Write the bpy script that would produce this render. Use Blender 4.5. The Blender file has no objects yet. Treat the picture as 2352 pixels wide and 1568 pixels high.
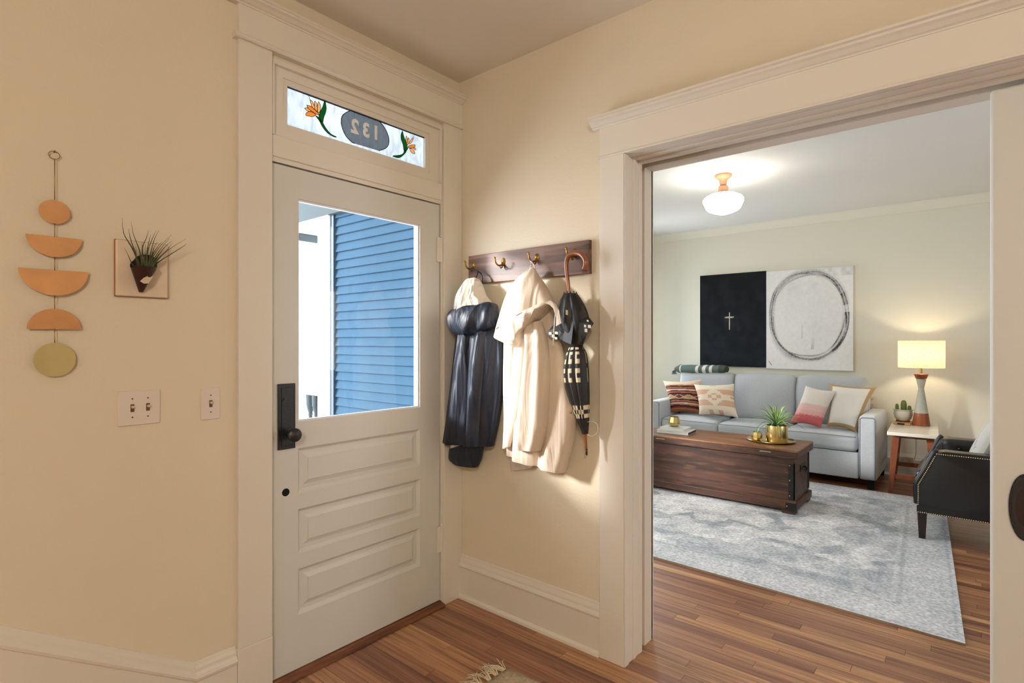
import bpy, bmesh, math, random
import numpy as np
from mathutils import Vector, Matrix
random.seed(7); np.random.seed(7)
S = bpy.context.scene
COL = S.collection
# ------------------------------------------------------------------ camera
CAM = Vector((2.099, -2.064, 1.35))
FPX = 1263.0
cd = bpy.data.cameras.new('camera'); cam = bpy.data.objects.new('camera', cd); COL.objects.link(cam)
cam.location = CAM; cam.rotation_euler = (math.radians(90), 0, math.radians(40.0))
cd.sensor_width = 36.0; cd.lens = 36.0 * FPX / 2352.0; cd.clip_start = 0.02; cd.clip_end = 200
S.camera = cam
# ------------------------------------------------------------------ world (white overcast day)
W = bpy.data.worlds.new('overcast'); S.world = W; W.use_nodes = True
bg = W.node_tree.nodes['Background']
bg.inputs[0].default_value = (0.88, 0.94, 1.0, 1); bg.inputs[1].default_value = 10.5
# ------------------------------------------------------------------ low hazy sun over the street
sl = bpy.data.lights.new('hazy_sun', 'SUN'); sl.energy = 7.0; sl.angle = math.radians(9); sl.color = (1.0, .97, .93)
so = bpy.data.objects.new('hazy_sun', sl); COL.objects.link(so)
so.rotation_euler = Vector((1.0, 1.0, -.46)).to_track_quat('-Z', 'Y').to_euler()
# ------------------------------------------------------------------ view
S.view_settings.view_transform = 'Standard'
try: S.view_settings.look = 'None'
except Exception: pass
cy = S.cycles
cy.max_bounces = 5; cy.diffuse_bounces = 4; cy.glossy_bounces = 2; cy.transmission_bounces = 3; cy.transparent_max_bounces = 8
cy.caustics_reflective = False; cy.caustics_refractive = False; cy.use_adaptive_sampling = True; cy.adaptive_threshold = 0.05
cy.sample_clamp_indirect = 6.0
S.view_settings.exposure = 0.0; S.view_settings.gamma = 1.0; S.view_settings.use_curve_mapping = False
# ------------------------------------------------------------------ daylight in the windows of the rooms
def portal(loc, rot, sx, sy):          # marks a window opening through which the sky lights the rooms
    l = bpy.data.lights.new('window_daylight', 'AREA'); l.shape = 'RECTANGLE'; l.size = sx; l.size_y = sy; l.cycles.is_portal = True
    o = bpy.data.objects.new('window_daylight', l); COL.objects.link(o); o.location = loc; o.rotation_euler = rot
R90 = math.radians(90); XRW = 4.71
portal((-1.33, .875, 1.42), (0, -R90, 0), 1.56, .83); portal((-1.33, 4.1, 1.42), (0, -R90, 0), 1.56, .7); portal((XRW, 1.75, 1.5), (0, R90, 0), 1.1, 1.0)      # street wall windows, plus an added unseen side opening that brightens the living room
portal((-.055, -.59, 1.476), (0, -R90, 0), .907, .643); portal((-.05, -.589, 2.30), (0, -R90, 0), .157, .726)   # door glass and transom

# ------------------------------------------------------------------ helpers
def ray(px, py):
    r = (px - 1176.0) / FPX; u = (783.0 - py) / FPX
    return Vector((.766 * r - .643, .643 * r + .766, u))
def py_(px, py, y):           # point of the plane y = const
    d = ray(px, py); return CAM + d * ((y - CAM.y) / d.y)
def px_(px, py, x):           # point of the plane x = const
    d = ray(px, py); return CAM + d * ((x - CAM.x) / d.x)
def tag(o, label=None, cat=None, group=None, kind=None):
    if label: o['label'] = label
    if cat: o['category'] = cat
    if group: o['group'] = group
    if kind: o['kind'] = kind
    return o
def link(name, me, mat=None, parent=None, smooth=False):
    o = bpy.data.objects.new(name, me); COL.objects.link(o)
    if mat is not None and len(me.materials) == 0: me.materials.append(mat)
    if smooth and len(me.polygons): me.polygons.foreach_set('use_smooth', [True] * len(me.polygons))
    if parent is not None:
        o.parent = parent
        if parent.type == 'EMPTY': o.matrix_parent_inverse = Matrix.Translation(-Vector(parent.location)) if parent.rotation_euler[2] == 0 else (Matrix.Translation(parent.location) @ parent.rotation_euler.to_matrix().to_4x4()).inverted()
        else: o.matrix_parent_inverse = (Matrix.Translation(parent.location) @ parent.rotation_euler.to_matrix().to_4x4()).inverted()
    return o
def empty(name, loc):
    o = bpy.data.objects.new(name, None); COL.objects.link(o); o.location = loc; o.empty_display_size = .05
    return o
def thing(name, label, cat, loc, group=None, kind=None):
    return tag(empty(name, loc), label, cat, group, kind)
def from_bm(name, bm, mat, parent=None, smooth=False):
    me = bpy.data.meshes.new(name); bmesh.ops.recalc_face_normals(bm, faces=bm.faces); bm.to_mesh(me); bm.free()
    return link(name, me, mat, parent, smooth)
def raw(name, v, f, mat, parent=None, smooth=False, recalc=False):
    me = bpy.data.meshes.new(name); me.from_pydata([tuple(p) for p in v], [], f); me.update()
    if recalc:
        bm = bmesh.new(); bm.from_mesh(me); bmesh.ops.recalc_face_normals(bm, faces=bm.faces); bm.to_mesh(me); bm.free()
    return link(name, me, mat, parent, smooth)
def bm_box(bm, x0, x1, y0, y1, z0, z1, bev=0, seg=2, M=None):
    r = bmesh.ops.create_cube(bm, size=1.0)
    for v in r['verts']:
        v.co = Vector(((x0 + x1) / 2 + v.co.x * (x1 - x0), (y0 + y1) / 2 + v.co.y * (y1 - y0), (z0 + z1) / 2 + v.co.z * (z1 - z0)))
    vs = r['verts']
    if bev > 0:
        es = list({e for v in vs for e in v.link_edges})
        rr = bmesh.ops.bevel(bm, geom=es, offset=bev, segments=seg, affect='EDGES', profile=.5)
        vs = rr['verts']
    if M is not None:
        for v in set(vs): v.co = M @ v.co
def box(name, x0, x1, y0, y1, z0, z1, mat, parent=None, bev=0, seg=2, M=None):
    bm = bmesh.new(); bm_box(bm, x0, x1, y0, y1, z0, z1, bev, seg)
    if M is not None: bm.transform(M)
    return from_bm(name, bm, mat, parent, smooth=False)
def sweep(name, prof, A, B, n, mat, parent=None):
    """profile of (distance out of the wall, height) run from A to B; n points out of the wall"""
    A = Vector(A); B = Vector(B); n = Vector(n); k = len(prof)
    v = [A + n * d + Vector((0, 0, z)) for d, z in prof] + [B + n * d + Vector((0, 0, z)) for d, z in prof]
    f = [(i, (i + 1) % k, k + (i + 1) % k, k + i) for i in range(k)] + [tuple(range(k - 1, -1, -1)), tuple(range(k, 2 * k))]
    return raw(name, v, f, mat, parent, recalc=True)
def prism(name, pts, nvec, th, mat, parent=None, bev=0):
    """flat polygon (3-D points) thickened by th along nvec"""
    nvec = Vector(nvec); k = len(pts); a = [Vector(p) for p in pts]; b = [p + nvec * th for p in a]
    f = [tuple(range(k)), tuple(range(2 * k - 1, k - 1, -1))] + [(i, (i + 1) % k, k + (i + 1) % k, k + i) for i in range(k)]
    bm = bmesh.new(); vs = [bm.verts.new(p) for p in a + b]
    for q in f: bm.faces.new([vs[i] for i in q])
    if bev: bmesh.ops.bevel(bm, geom=list(bm.edges), offset=bev, segments=2, affect='EDGES', profile=.5)
    return from_bm(name, bm, mat, parent)
def lathe(name, prof, loc, mat, parent=None, n=32, smooth=True, sx=1, sy=1):
    v = []; f = []; k = len(prof)
    for r, z in prof:
        for j in range(n):
            a = 2 * math.pi * j / n; v.append((loc[0] + sx * r * math.cos(a), loc[1] + sy * r * math.sin(a), loc[2] + z))
    for i in range(k - 1):
        for j in range(n): f.append((i * n + j, i * n + (j + 1) % n, (i + 1) * n + (j + 1) % n, (i + 1) * n + j))
    if prof[0][0] > 1e-5: f.append(tuple(range(n - 1, -1, -1)))
    if prof[-1][0] > 1e-5: f.append(tuple((k - 1) * n + j for j in range(n)))
    o = raw(name, v, f, mat, parent, smooth, recalc=True)
    if smooth: sharp(o)
    return o
def sharp(o, deg=35):
    me = o.data
    try: me.set_sharp_from_angle(angle=math.radians(deg))
    except Exception: pass
def spline(pts, n):
    P = [Vector(p) for p in pts]; out = []
    if len(P) < 3:
        return [P[0].lerp(P[-1], i / n) for i in range(n + 1)]
    Q = [2 * P[0] - P[1]] + P + [2 * P[-1] - P[-2]]; m = len(P) - 1
    for i in range(n + 1):
        t = i / n * m; s = min(int(t), m - 1); t -= s
        a, b, c, d = Q[s:s + 4]
        out.append(.5 * ((2 * b) + (c - a) * t + (2 * a - 5 * b + 4 * c - d) * t * t + (3 * b - a - 3 * c + d) * t ** 3))
    return out
def tube_vf(pts, rad, n=8, cap=True):
    v = []; f = []; K = len(pts)
    up = Vector((0.13, .21, 1)).normalized()
    for i, p in enumerate(pts):
        t = (pts[min(i + 1, K - 1)] - pts[max(i - 1, 0)]).normalized()
        a = t.cross(up)
        if a.length < .05: a = t.cross(Vector((1, .2, 0)))
        a.normalize(); b = t.cross(a); r = rad[i] if hasattr(rad, '__len__') else rad
        for j in range(n):
            w = 2 * math.pi * j / n; v.append(p + a * r * math.cos(w) + b * r * math.sin(w))
    for i in range(K - 1):
        for j in range(n): f.append((i * n + j, i * n + (j + 1) % n, (i + 1) * n + (j + 1) % n, (i + 1) * n + j))
    if cap: f += [tuple(range(n - 1, -1, -1)), tuple((K - 1) * n + j for j in range(n))]
    return v, f
def tube(name, pts, rad, mat, parent=None, n=8, seg=None):
    P = spline(pts, seg) if seg else [Vector(p) for p in pts]
    if hasattr(rad, '__len__') and len(rad) != len(P):
        rad = np.interp(np.linspace(0, 1, len(P)), np.linspace(0, 1, len(rad)), rad)
    v, f = tube_vf(P, rad, n)
    return raw(name, v, f, mat, parent, True, recalc=True)
def rbox(name, c, s, r, mat, parent=None, puff=(0, 0, 0), n=10, rot=None, wob=0, seed=0):
    """soft rounded box: c centre, s full size, r corner radius, puff: bulge of the x, y, z faces"""
    bm = bmesh.new(); bmesh.ops.create_cube(bm, size=2.0)
    bmesh.ops.subdivide_edges(bm, edges=list(bm.edges), cuts=n, use_grid_fill=True)
    h = Vector(s) / 2; rng = random.Random(seed); ph = [rng.uniform(0, 6) for _ in range(6)]
    for v in bm.verts:
        q = v.co.copy()
        # concentrate the vertices near the edges
        e = Vector([math.copysign(abs(k) ** .8, k) for k in q])
        p = Vector((e.x * h.x, e.y * h.y, e.z * h.z))
        inner = Vector([max(-(h[k] - r), min(h[k] - r, p[k])) for k in range(3)])
        d = p - inner
        if d.length > 1e-9:
            p = inner + d.normalized() * min(r, d.length if d.length < r and sum(1 for k in range(3) if abs(d[k]) > 1e-9) == 1 else r)
        for k in range(3):
            i, j = (k + 1) % 3, (k + 2) % 3
            if puff[k]:
                wgt = max(0, 1 - (p[i] / h[i]) ** 2) ** .6 * max(0, 1 - (p[j] / h[j]) ** 2) ** .6
                p[k] += puff[k] * wgt * (q[k] if abs(q[k]) < 1 else math.copysign(1, q[k]))
        if wob:
            p += Vector((math.sin(p.y * 17 + ph[0]) * math.sin(p.z * 14 + ph[1]), math.sin(p.x * 15 + ph[2]) * math.sin(p.z * 19 + ph[3]), math.sin(p.x * 13 + ph[4]) * math.sin(p.y * 16 + ph[5]))) * wob
        v.co = p
    M = Matrix.Translation(Vector(c))
    if rot is not None: M = M @ rot
    bm.transform(M)
    return from_bm(name, bm, mat, parent, True)
def colgrid(name, P, nu, nv, colfn, mat, parent=None, smooth=True, close=None):
    """grid mesh through P(u, v) carrying a printed pattern colfn(u, v) in the attribute Col"""
    v = []; c = []; f = []
    for j in range(nv + 1):
        for i in range(nu + 1):
            u = i / nu; w = j / nv; v.append(tuple(P(u, w))); c.append(colfn(u, w))
    for j in range(nv):
        for i in range(nu):
            a = j * (nu + 1) + i; f.append((a, a + 1, a + nu + 2, a + nu + 1))
    me = bpy.data.meshes.new(name); me.from_pydata(v, [], f); me.update()
    at = me.color_attributes.new('Col', 'FLOAT_COLOR', 'POINT')
    at.data.foreach_set('color', [x for k in c for x in (k[0], k[1], k[2], 1.0)])
    return link(name, me, mat, parent, smooth)
def loft(name, rows, mat, parent=None, fold=None, M=44, N=36, sup=2.4, colfn=None, smooth=True):
    """cloth body lofted through rows of (pyL, pxL, pyR, pxR, yback, yfront): each row is placed at its own depth in the room"""
    K = []
    for (a, b, c, d, yb, yf) in rows:
        ym = (yb + yf) / 2; L = py_(b, a, ym); Rr = py_(d, c, ym)
        K.append((L.x, L.z, Rr.x, Rr.z, yb, yf))
    K = np.array(K); t = np.linspace(0, 1, len(K)); tt = np.linspace(0, 1, N)
    # smooth interpolation
    Pk = np.zeros((N, 6)); m = len(K) - 1
    Q = np.vstack([2 * K[0] - K[1], K, 2 * K[-1] - K[-2]])
    for q in range(N):
        w = tt[q] * m; s = min(int(w), m - 1); w -= s; a, b, c, d = Q[s:s + 4]
        Pk[q] = .5 * ((2 * b) + (c - a) * w + (2 * a - 5 * b + 4 * c - d) * w * w + (3 * b - a - 3 * c + d) * w ** 3)
    v = []; cols = []; f = []
    for q in range(N):
        xl, zl, xr, zr, yb, yf = Pk[q]; mid = (xl + xr) / 2; half = abs(xr - xl) / 2; yc = (yb + yf) / 2; dep = abs(yb - yf) / 2
        for k in range(M):
            th = 2 * math.pi * k / M; c, s = math.cos(th), math.sin(th)
            ex = math.copysign(abs(c) ** (2 / sup), c); ey = math.copysign(abs(s) ** (2 / sup), s)
            u = (ex + 1) / 2; x = mid + half * ex; y = yc - dep * ey; z = zl + (zr - zl) * u
            if fold is not None and s > -.2:
                y -= fold(u, tt[q]) * (min(1, s + .2))
            v.append((x, min(y, -0.004), z)); cols.append((u, tt[q], s))
    for q in range(N - 1):
        for k in range(M): f.append((q * M + k, q * M + (k + 1) % M, (q + 1) * M + (k + 1) % M, (q + 1) * M + k))
    f.append(tuple(range(M - 1, -1, -1))); f.append(tuple((N - 1) * M + k for k in range(M)))
    o = raw(name, v, f, mat, parent, smooth, recalc=True)
    if colfn:
        at = o.data.color_attributes.new('Col', 'FLOAT_COLOR', 'POINT')
        at.data.foreach_set('color', [x for k in cols for x in (*colfn(*k), 1.0)])
    sharp(o, 60)
    return o
def sph_vf(c, r, n=8, m=6):
    v = []; f = []
    for i in range(m + 1):
        a = math.pi * i / m
        for j in range(n):
            b = 2 * math.pi * j / n
            v.append(Vector(c) + Vector((r * math.sin(a) * math.cos(b), r * math.sin(a) * math.sin(b), r * math.cos(a))))
    for i in range(m):
        for j in range(n): f.append((i * n + j, i * n + (j + 1) % n, (i + 1) * n + (j + 1) % n, (i + 1) * n + j))
    return v, f
def ball(name, c, r, mat, parent=None, n=16, m=10):
    v, f = sph_vf(c, r, n, m); return raw(name, v, f, mat, parent, True, recalc=True)
def joined(name, parts, mat, parent=None, smooth=True):
    V = []; F = []
    for v, f in parts:
        o = len(V); V += list(v); F += [tuple(i + o for i in q) for q in f]
    return raw(name, V, F, mat, parent, smooth, recalc=True)

# ------------------------------------------------------------------ materials
def lin(r, g, b):
    f = lambda c: (c / 255 / 12.92) if c / 255 <= .04045 else ((c / 255 + .055) / 1.055) ** 2.4
    return (f(r), f(g), f(b), 1.0)
def L3(r, g, b): return lin(r, g, b)[:3]
def mat(name, col, rough=.6, metal=0, bump=0, bscale=200, var=0, vscale=6, spec=.5, coat=0, attr=False, sheen=0):
    m = bpy.data.materials.new(name); m.use_nodes = True; nt = m.node_tree; b = nt.nodes['Principled BSDF']
    b.inputs['Base Color'].default_value = col; b.inputs['Roughness'].default_value = rough; b.inputs['Metallic'].default_value = metal
    b.inputs['Specular IOR Level'].default_value = spec
    if coat: b.inputs['Coat Weight'].default_value = coat; b.inputs['Coat Roughness'].default_value = .15
    if sheen: b.inputs['Sheen Weight'].default_value = sheen
    src = None
    if attr:
        a = nt.nodes.new('ShaderNodeAttribute'); a.attribute_name = 'Col'; src = a.outputs['Color']
        nt.links.new(src, b.inputs['Base Color'])
    if var or bump:
        tc = nt.nodes.new('ShaderNodeTexCoord')
    if var:
        n = nt.nodes.new('ShaderNodeTexNoise'); n.inputs['Scale'].default_value = vscale; n.inputs['Detail'].default_value = 5
        nt.links.new(tc.outputs['Object'], n.inputs['Vector'])
        r = nt.nodes.new('ShaderNodeMapRange'); r.inputs['From Min'].default_value = .3; r.inputs['From Max'].default_value = .7
        r.inputs['To Min'].default_value = 1 - var; r.inputs['To Max'].default_value = 1 + var * .6
        nt.links.new(n.outputs['Fac'], r.inputs['Value'])
        x = nt.nodes.new('ShaderNodeVectorMath'); x.operation = 'SCALE'
        if src: nt.links.new(src, x.inputs[0])
        else: x.inputs[0].default_value = col[:3]
        nt.links.new(r.outputs['Result'], x.inputs['Scale']); nt.links.new(x.outputs['Vector'], b.inputs['Base Color'])
    if bump:
        n2 = nt.nodes.new('ShaderNodeTexNoise'); n2.inputs['Scale'].default_value = bscale; n2.inputs['Detail'].default_value = 3
        nt.links.new(tc.outputs['Object'], n2.inputs['Vector'])
        bp = nt.nodes.new('ShaderNodeBump'); bp.inputs['Strength'].default_value = bump; bp.inputs['Distance'].default_value = .004
        nt.links.new(n2.outputs['Fac'], bp.inputs['Height']); nt.links.new(bp.outputs['Normal'], b.inputs['Normal'])
    return m
def wood(name, c1, c2, scale=(1.5, 22, 22), rough=.45, rnd=0, wear=None, bump=.15, coat=0):
    """grain runs along x of the object; rnd: tint differs from piece to piece"""
    m = bpy.data.materials.new(name); m.use_nodes = True; nt = m.node_tree; b = nt.nodes['Principled BSDF']; N = nt.nodes.new; K = nt.links.new
    g = N('ShaderNodeNewGeometry'); oi = N('ShaderNodeObjectInfo')
    sc = N('ShaderNodeVectorMath'); sc.operation = 'MULTIPLY'; sc.inputs[1].default_value = scale; K(g.outputs['Position'], sc.inputs[0])
    off = N('ShaderNodeMath'); off.operation = 'MULTIPLY'; off.inputs[1].default_value = 37.0 if rnd else 0.0; K(oi.outputs['Random'], off.inputs[0])
    ad = N('ShaderNodeVectorMath'); ad.operation = 'ADD'; K(sc.outputs[0], ad.inputs[0]); K(off.outputs[0], ad.inputs[1])
    n = N('ShaderNodeTexNoise'); n.inputs['Scale'].default_value = 1.0; n.inputs['Detail'].default_value = 6; n.inputs['Distortion'].default_value = .6; K(ad.outputs[0], n.inputs['Vector'])
    cr = N('ShaderNodeValToRGB'); cr.color_ramp.elements[0].position = .32; cr.color_ramp.elements[1].position = .68
    cr.color_ramp.elements[0].color = c1; cr.color_ramp.elements[1].color = c2; K(n.outputs['Fac'], cr.inputs['Fac'])
    out = cr.outputs['Color']
    if rnd:
        hs = N('ShaderNodeHueSaturation'); mr = N('ShaderNodeMapRange'); mr.inputs['To Min'].default_value = 1 - rnd; mr.inputs['To Max'].default_value = 1 + rnd
        K(oi.outputs['Random'], mr.inputs['Value']); K(mr.outputs[0], hs.inputs['Value']); K(out, hs.inputs['Color'])
        m2 = N('ShaderNodeMath'); m2.operation = 'MULTIPLY_ADD'; m2.inputs[1].default_value = .03; m2.inputs[2].default_value = .485; K(oi.outputs['Random'], m2.inputs[0]); K(m2.outputs[0], hs.inputs['Hue'])
        out = hs.outputs['Color']
    if wear:
        w = N('ShaderNodeTexNoise'); w.inputs['Scale'].default_value = 9; w.inputs['Detail'].default_value = 8; wv = N('ShaderNodeVectorMath'); wv.operation = 'MULTIPLY'; wv.inputs[1].default_value = (.5, 2, 4); K(g.outputs['Position'], wv.inputs[0]); K(wv.outputs[0], w.inputs['Vector'])
        wr = N('ShaderNodeMapRange'); wr.inputs['From Min'].default_value = .56; wr.inputs['From Max'].default_value = .80; wr.inputs['To Max'].default_value = .7; K(w.outputs['Fac'], wr.inputs['Value'])
        mx = N('ShaderNodeMixRGB'); mx.inputs['Color2'].default_value = wear; K(wr.outputs[0], mx.inputs['Fac']); K(out, mx.inputs['Color1']); out = mx.outputs[0]
    K(out, b.inputs['Base Color']); b.inputs['Roughness'].default_value = rough
    if coat: b.inputs['Coat Weight'].default_value = coat; b.inputs['Coat Roughness'].default_value = .25
    bp = N('ShaderNodeBump'); bp.inputs['Strength'].default_value = bump; bp.inputs['Distance'].default_value = .003; K(n.outputs['Fac'], bp.inputs['Height']); K(bp.outputs['Normal'], b.inputs['Normal'])
    return m
def glass(name, tint=(1, 1, 1, 1), trans=.9, rough=.02, frost=0, streak=0):
    """thin pane: lets light through, a little mirror, frost: share of milky scatter"""
    m = bpy.data.materials.new(name); m.use_nodes = True; nt = m.node_tree; N = nt.nodes.new; K = nt.links.new
    for n in list(nt.nodes): nt.nodes.remove(n)
    o = N('ShaderNodeOutputMaterial'); t = N('ShaderNodeBsdfTransparent'); t.inputs[0].default_value = tint
    g = N('ShaderNodeBsdfGlossy'); g.inputs['Roughness'].default_value = rough; g.inputs['Color'].default_value = (1, 1, 1, 1)
    tr = N('ShaderNodeBsdfTranslucent'); tr.inputs['Color'].default_value = tint
    m1 = N('ShaderNodeMixShader'); m1.inputs[0].default_value = frost; K(t.outputs[0], m1.inputs[1]); K(tr.outputs[0], m1.inputs[2])
    if streak:
        tc = N('ShaderNodeNewGeometry'); mp = N('ShaderNodeVectorMath'); mp.operation = 'MULTIPLY'; mp.inputs[1].default_value = (1, 14, 5); K(tc.outputs['Position'], mp.inputs[0])
        ns = N('ShaderNodeTexNoise'); ns.inputs['Scale'].default_value = 1.6; ns.inputs['Detail'].default_value = 4; ns.inputs['Distortion'].default_value = 1.6; K(mp.outputs[0], ns.inputs['Vector'])
        mr = N('ShaderNodeMapRange'); mr.inputs['From Min'].default_value = .35; mr.inputs['From Max'].default_value = .7; mr.inputs['To Min'].default_value = max(0, frost - streak); mr.inputs['To Max'].default_value = min(1, frost + streak)
        K(ns.outputs['Fac'], mr.inputs['Value']); K(mr.outputs[0], m1.inputs[0])
    m2 = N('ShaderNodeMixShader'); m2.inputs[0].default_value = .012; K(m1.outputs[0], m2.inputs[1]); K(g.outputs[0], m2.inputs[2]); K(m2.outputs[0], o.inputs['Surface'])
    return m
def emit(name, col, st):
    m = bpy.data.materials.new(name); m.use_nodes = True; b = m.node_tree.nodes['Principled BSDF']
    b.inputs['Base Color'].default_value = (.9, .9, .88, 1); b.inputs['Emission Color'].default_value = col; b.inputs['Emission Strength'].default_value = st
    return m
M_wall = mat('cream_plaster', lin(226, 215, 193), .75, bump=.25, bscale=90)
M_lwall = mat('pale_plaster', lin(232, 229, 214), .75, bump=.15, bscale=90)
M_trim = mat('painted_trim', lin(228, 222, 211), .42)
M_ceil = mat('ceiling_paint', lin(238, 232, 222), .85, bump=.1, bscale=60)
M_lceil = mat('pale_ceiling_paint', lin(228, 228, 224), .85)
M_door = mat('painted_door', lin(213, 212, 207), .45)
M_floor = wood('oak_strip', lin(128, 83, 58), lin(184, 134, 98), (2.2, 55, 55), .38, rnd=.38, coat=.25)
M_gap = mat('dark_gap', lin(40, 24, 16), .8)
M_sill = wood('sill_wood', lin(70, 36, 22), lin(130, 78, 50), (20, 3, 20), .5)
M_black = mat('black_iron', lin(26, 26, 30), .38, bump=.2, bscale=120)
M_hole = mat('black_hole', lin(5, 5, 5), .9)
M_brass = mat('brushed_brass', lin(216, 164, 114), .5, metal=.55, var=.12, vscale=14)
M_brass2 = mat('pale_brass', lin(200, 186, 134), .5, metal=.5, var=.12, vscale=10)
M_gold = mat('polished_gold', lin(216, 192, 132), .22, metal=1)
M_hook = mat('aged_brass', lin(176, 140, 72), .3, metal=1)
M_plate = mat('switch_plastic', lin(226, 216, 208), .35)
M_screw = mat('screw_metal', lin(120, 105, 90), .4, metal=1)
M_toggle = mat('toggle_plastic', lin(214, 190, 150), .35)
M_board = mat('distressed_white', lin(226, 208, 184), .6, var=.1, vscale=12)
M_edge = mat('worn_edge', lin(160, 110, 70), .7)
M_pot = mat('dark_leather_cone', lin(46, 22, 20), .45)
M_leafd = mat('air_plant_leaf', lin(72, 78, 44), .6, var=.35, vscale=60)
M_leaf = mat('green_leaf', lin(152, 186, 110), .5, var=.3, vscale=30)
M_leaf2 = mat('dark_green_leaf', lin(92, 126, 74), .5, var=.3, vscale=30)
M_walnut = wood('walnut', lin(56, 33, 26), lin(138, 102, 84), (2.2, 34, 30), .45)
def folds(m, scale, dist, strength=.8):
    nt = m.node_tree; N = nt.nodes.new; K = nt.links.new; b = nt.nodes['Principled BSDF']
    g = N('ShaderNodeNewGeometry'); v = N('ShaderNodeVectorMath'); v.operation = 'MULTIPLY'; v.inputs[1].default_value = scale; K(g.outputs['Position'], v.inputs[0])
    n = N('ShaderNodeTexNoise'); n.inputs['Scale'].default_value = 1; n.inputs['Detail'].default_value = 2.5; n.inputs['Distortion'].default_value = .7; K(v.outputs[0], n.inputs['Vector'])
    p = N('ShaderNodeBump'); p.inputs['Strength'].default_value = strength; p.inputs['Distance'].default_value = dist; K(n.outputs['Fac'], p.inputs['Height']); K(p.outputs['Normal'], b.inputs['Normal'])
    return m
M_navy = folds(mat('navy_oilcloth', lin(27, 34, 48), .45, spec=.35), (18, 10, 3), .03)
M_lining = folds(mat('cream_cotton', lin(226, 220, 208), .9), (30, 20, 8), .03)
M_coat = folds(mat('off_white_oilcloth', lin(214, 199, 182), .55), (15, 9, 2.5), .022)
M_umb = mat('umbrella_cloth', lin(20, 19, 20), .55, attr=True)
M_handle = mat('bent_cane', lin(140, 76, 38), .32, coat=.5, var=.15, vscale=20)
M_rug = mat('woven_rug', (1, 1, 1, 1), .95, attr=True, var=.34, vscale=60, bump=.5, bscale=260, spec=.1)
M_jute = mat('jute_rug', lin(186, 168, 140), .95, bump=.6, bscale=160, var=.3, vscale=60)
M_fringe = mat('rug_fringe', lin(226, 208, 178), .9)
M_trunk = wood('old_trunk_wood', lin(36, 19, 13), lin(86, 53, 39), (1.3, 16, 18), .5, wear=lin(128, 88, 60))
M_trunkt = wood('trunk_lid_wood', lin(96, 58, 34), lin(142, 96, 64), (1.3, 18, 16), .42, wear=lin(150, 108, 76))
M_strap = mat('iron_strap', lin(52, 50, 50), .45, metal=.7, var=.3, vscale=40)
M_sofa = mat('grey_weave', lin(186, 191, 197), .92, var=.12, vscale=180, bump=.25, bscale=420, sheen=.2)
M_pipe = mat('dark_piping', lin(120, 124, 130), .9)
M_print = mat('printed_cloth', (1, 1, 1, 1), .92, attr=True, bump=.2, bscale=350)
M_tanborder = mat('jute_border', lin(176, 148, 104), .92, bump=.4, bscale=300)
M_canvas = mat('canvas_edge', lin(226, 224, 218), .8)
M_paint = mat('painted_canvas', (1, 1, 1, 1), .7, attr=True, var=.04, vscale=30, bump=.1, bscale=120)
M_blackpaint = mat('blackboard_paint', (1, 1, 1, 1), .85, spec=.2, attr=True, var=.4, vscale=8)
M_marble = mat('marble', lin(226, 220, 208), .18, var=.06, vscale=5)
M_teak = wood('teak', lin(104, 50, 26), lin(150, 84, 48), (14, 14, 2.5), .4)
M_ceram = mat('grey_ceramic', lin(178, 178, 166), .6, var=.08, vscale=60)
M_pale = mat('pale_ceramic', lin(206, 200, 180), .5)
M_cactus = mat('cactus_skin', lin(96, 112, 50), .6, var=.2, vscale=50)
M_light_wood = wood('light_wood', lin(176, 126, 78), lin(206, 160, 108), (8, 30, 30), .45)
M_leather = mat('black_leather', lin(26, 27, 30), .3, spec=.55, bump=.15, bscale=60)
M_seat = mat('worn_leather_seat', lin(40, 38, 36), .22, spec=.7)
M_nail = mat('nailhead', lin(206, 190, 150), .25, metal=1)
M_leg = mat('dark_leg', lin(38, 24, 20), .4)
M_nickel = mat('brushed_fitting', lin(158, 116, 86), .6, metal=.3)
M_bulb = emit('lit_bulb', (1.0, .80, .52, 1), 170.0)
M_paper = mat('book_paper', lin(222, 222, 218), .8)
M_cover = mat('book_cover', lin(212, 212, 208), .5)
M_coverd = mat('book_spine', lin(30, 34, 30), .5, var=.8, vscale=40)
M_siding = mat('blue_siding', lin(50, 74, 94), .9, spec=.05, bump=.2, bscale=50, var=.06, vscale=8)
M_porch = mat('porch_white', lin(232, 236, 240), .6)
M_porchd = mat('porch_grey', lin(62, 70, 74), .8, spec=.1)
M_navytrim = mat('navy_trim', lin(42, 62, 84), .6)
M_deck = mat('porch_deck', lin(150, 150, 150), .7)
M_pane = glass('window_glass', (1, 1, 1, 1))
M_obsc = glass('streaky_glass', (.50, .52, .54, 1), frost=.7, streak=.28)
M_oval = glass('grey_oval_glass', (.40, .41, .42, 1), frost=.7, streak=.2)
M_orange = glass('orange_glass', (1.0, .50, .16, 1), frost=.85)
M_apricot = glass('apricot_glass', (1.0, .66, .36, 1), frost=.85)
M_green = glass('green_glass', (.05, .30, .09, 1), frost=.75)
M_etch = mat('etched_white', lin(240, 240, 240), .8)
M_lead = mat('lead_came', lin(16, 16, 18), .5, metal=.3)
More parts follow.
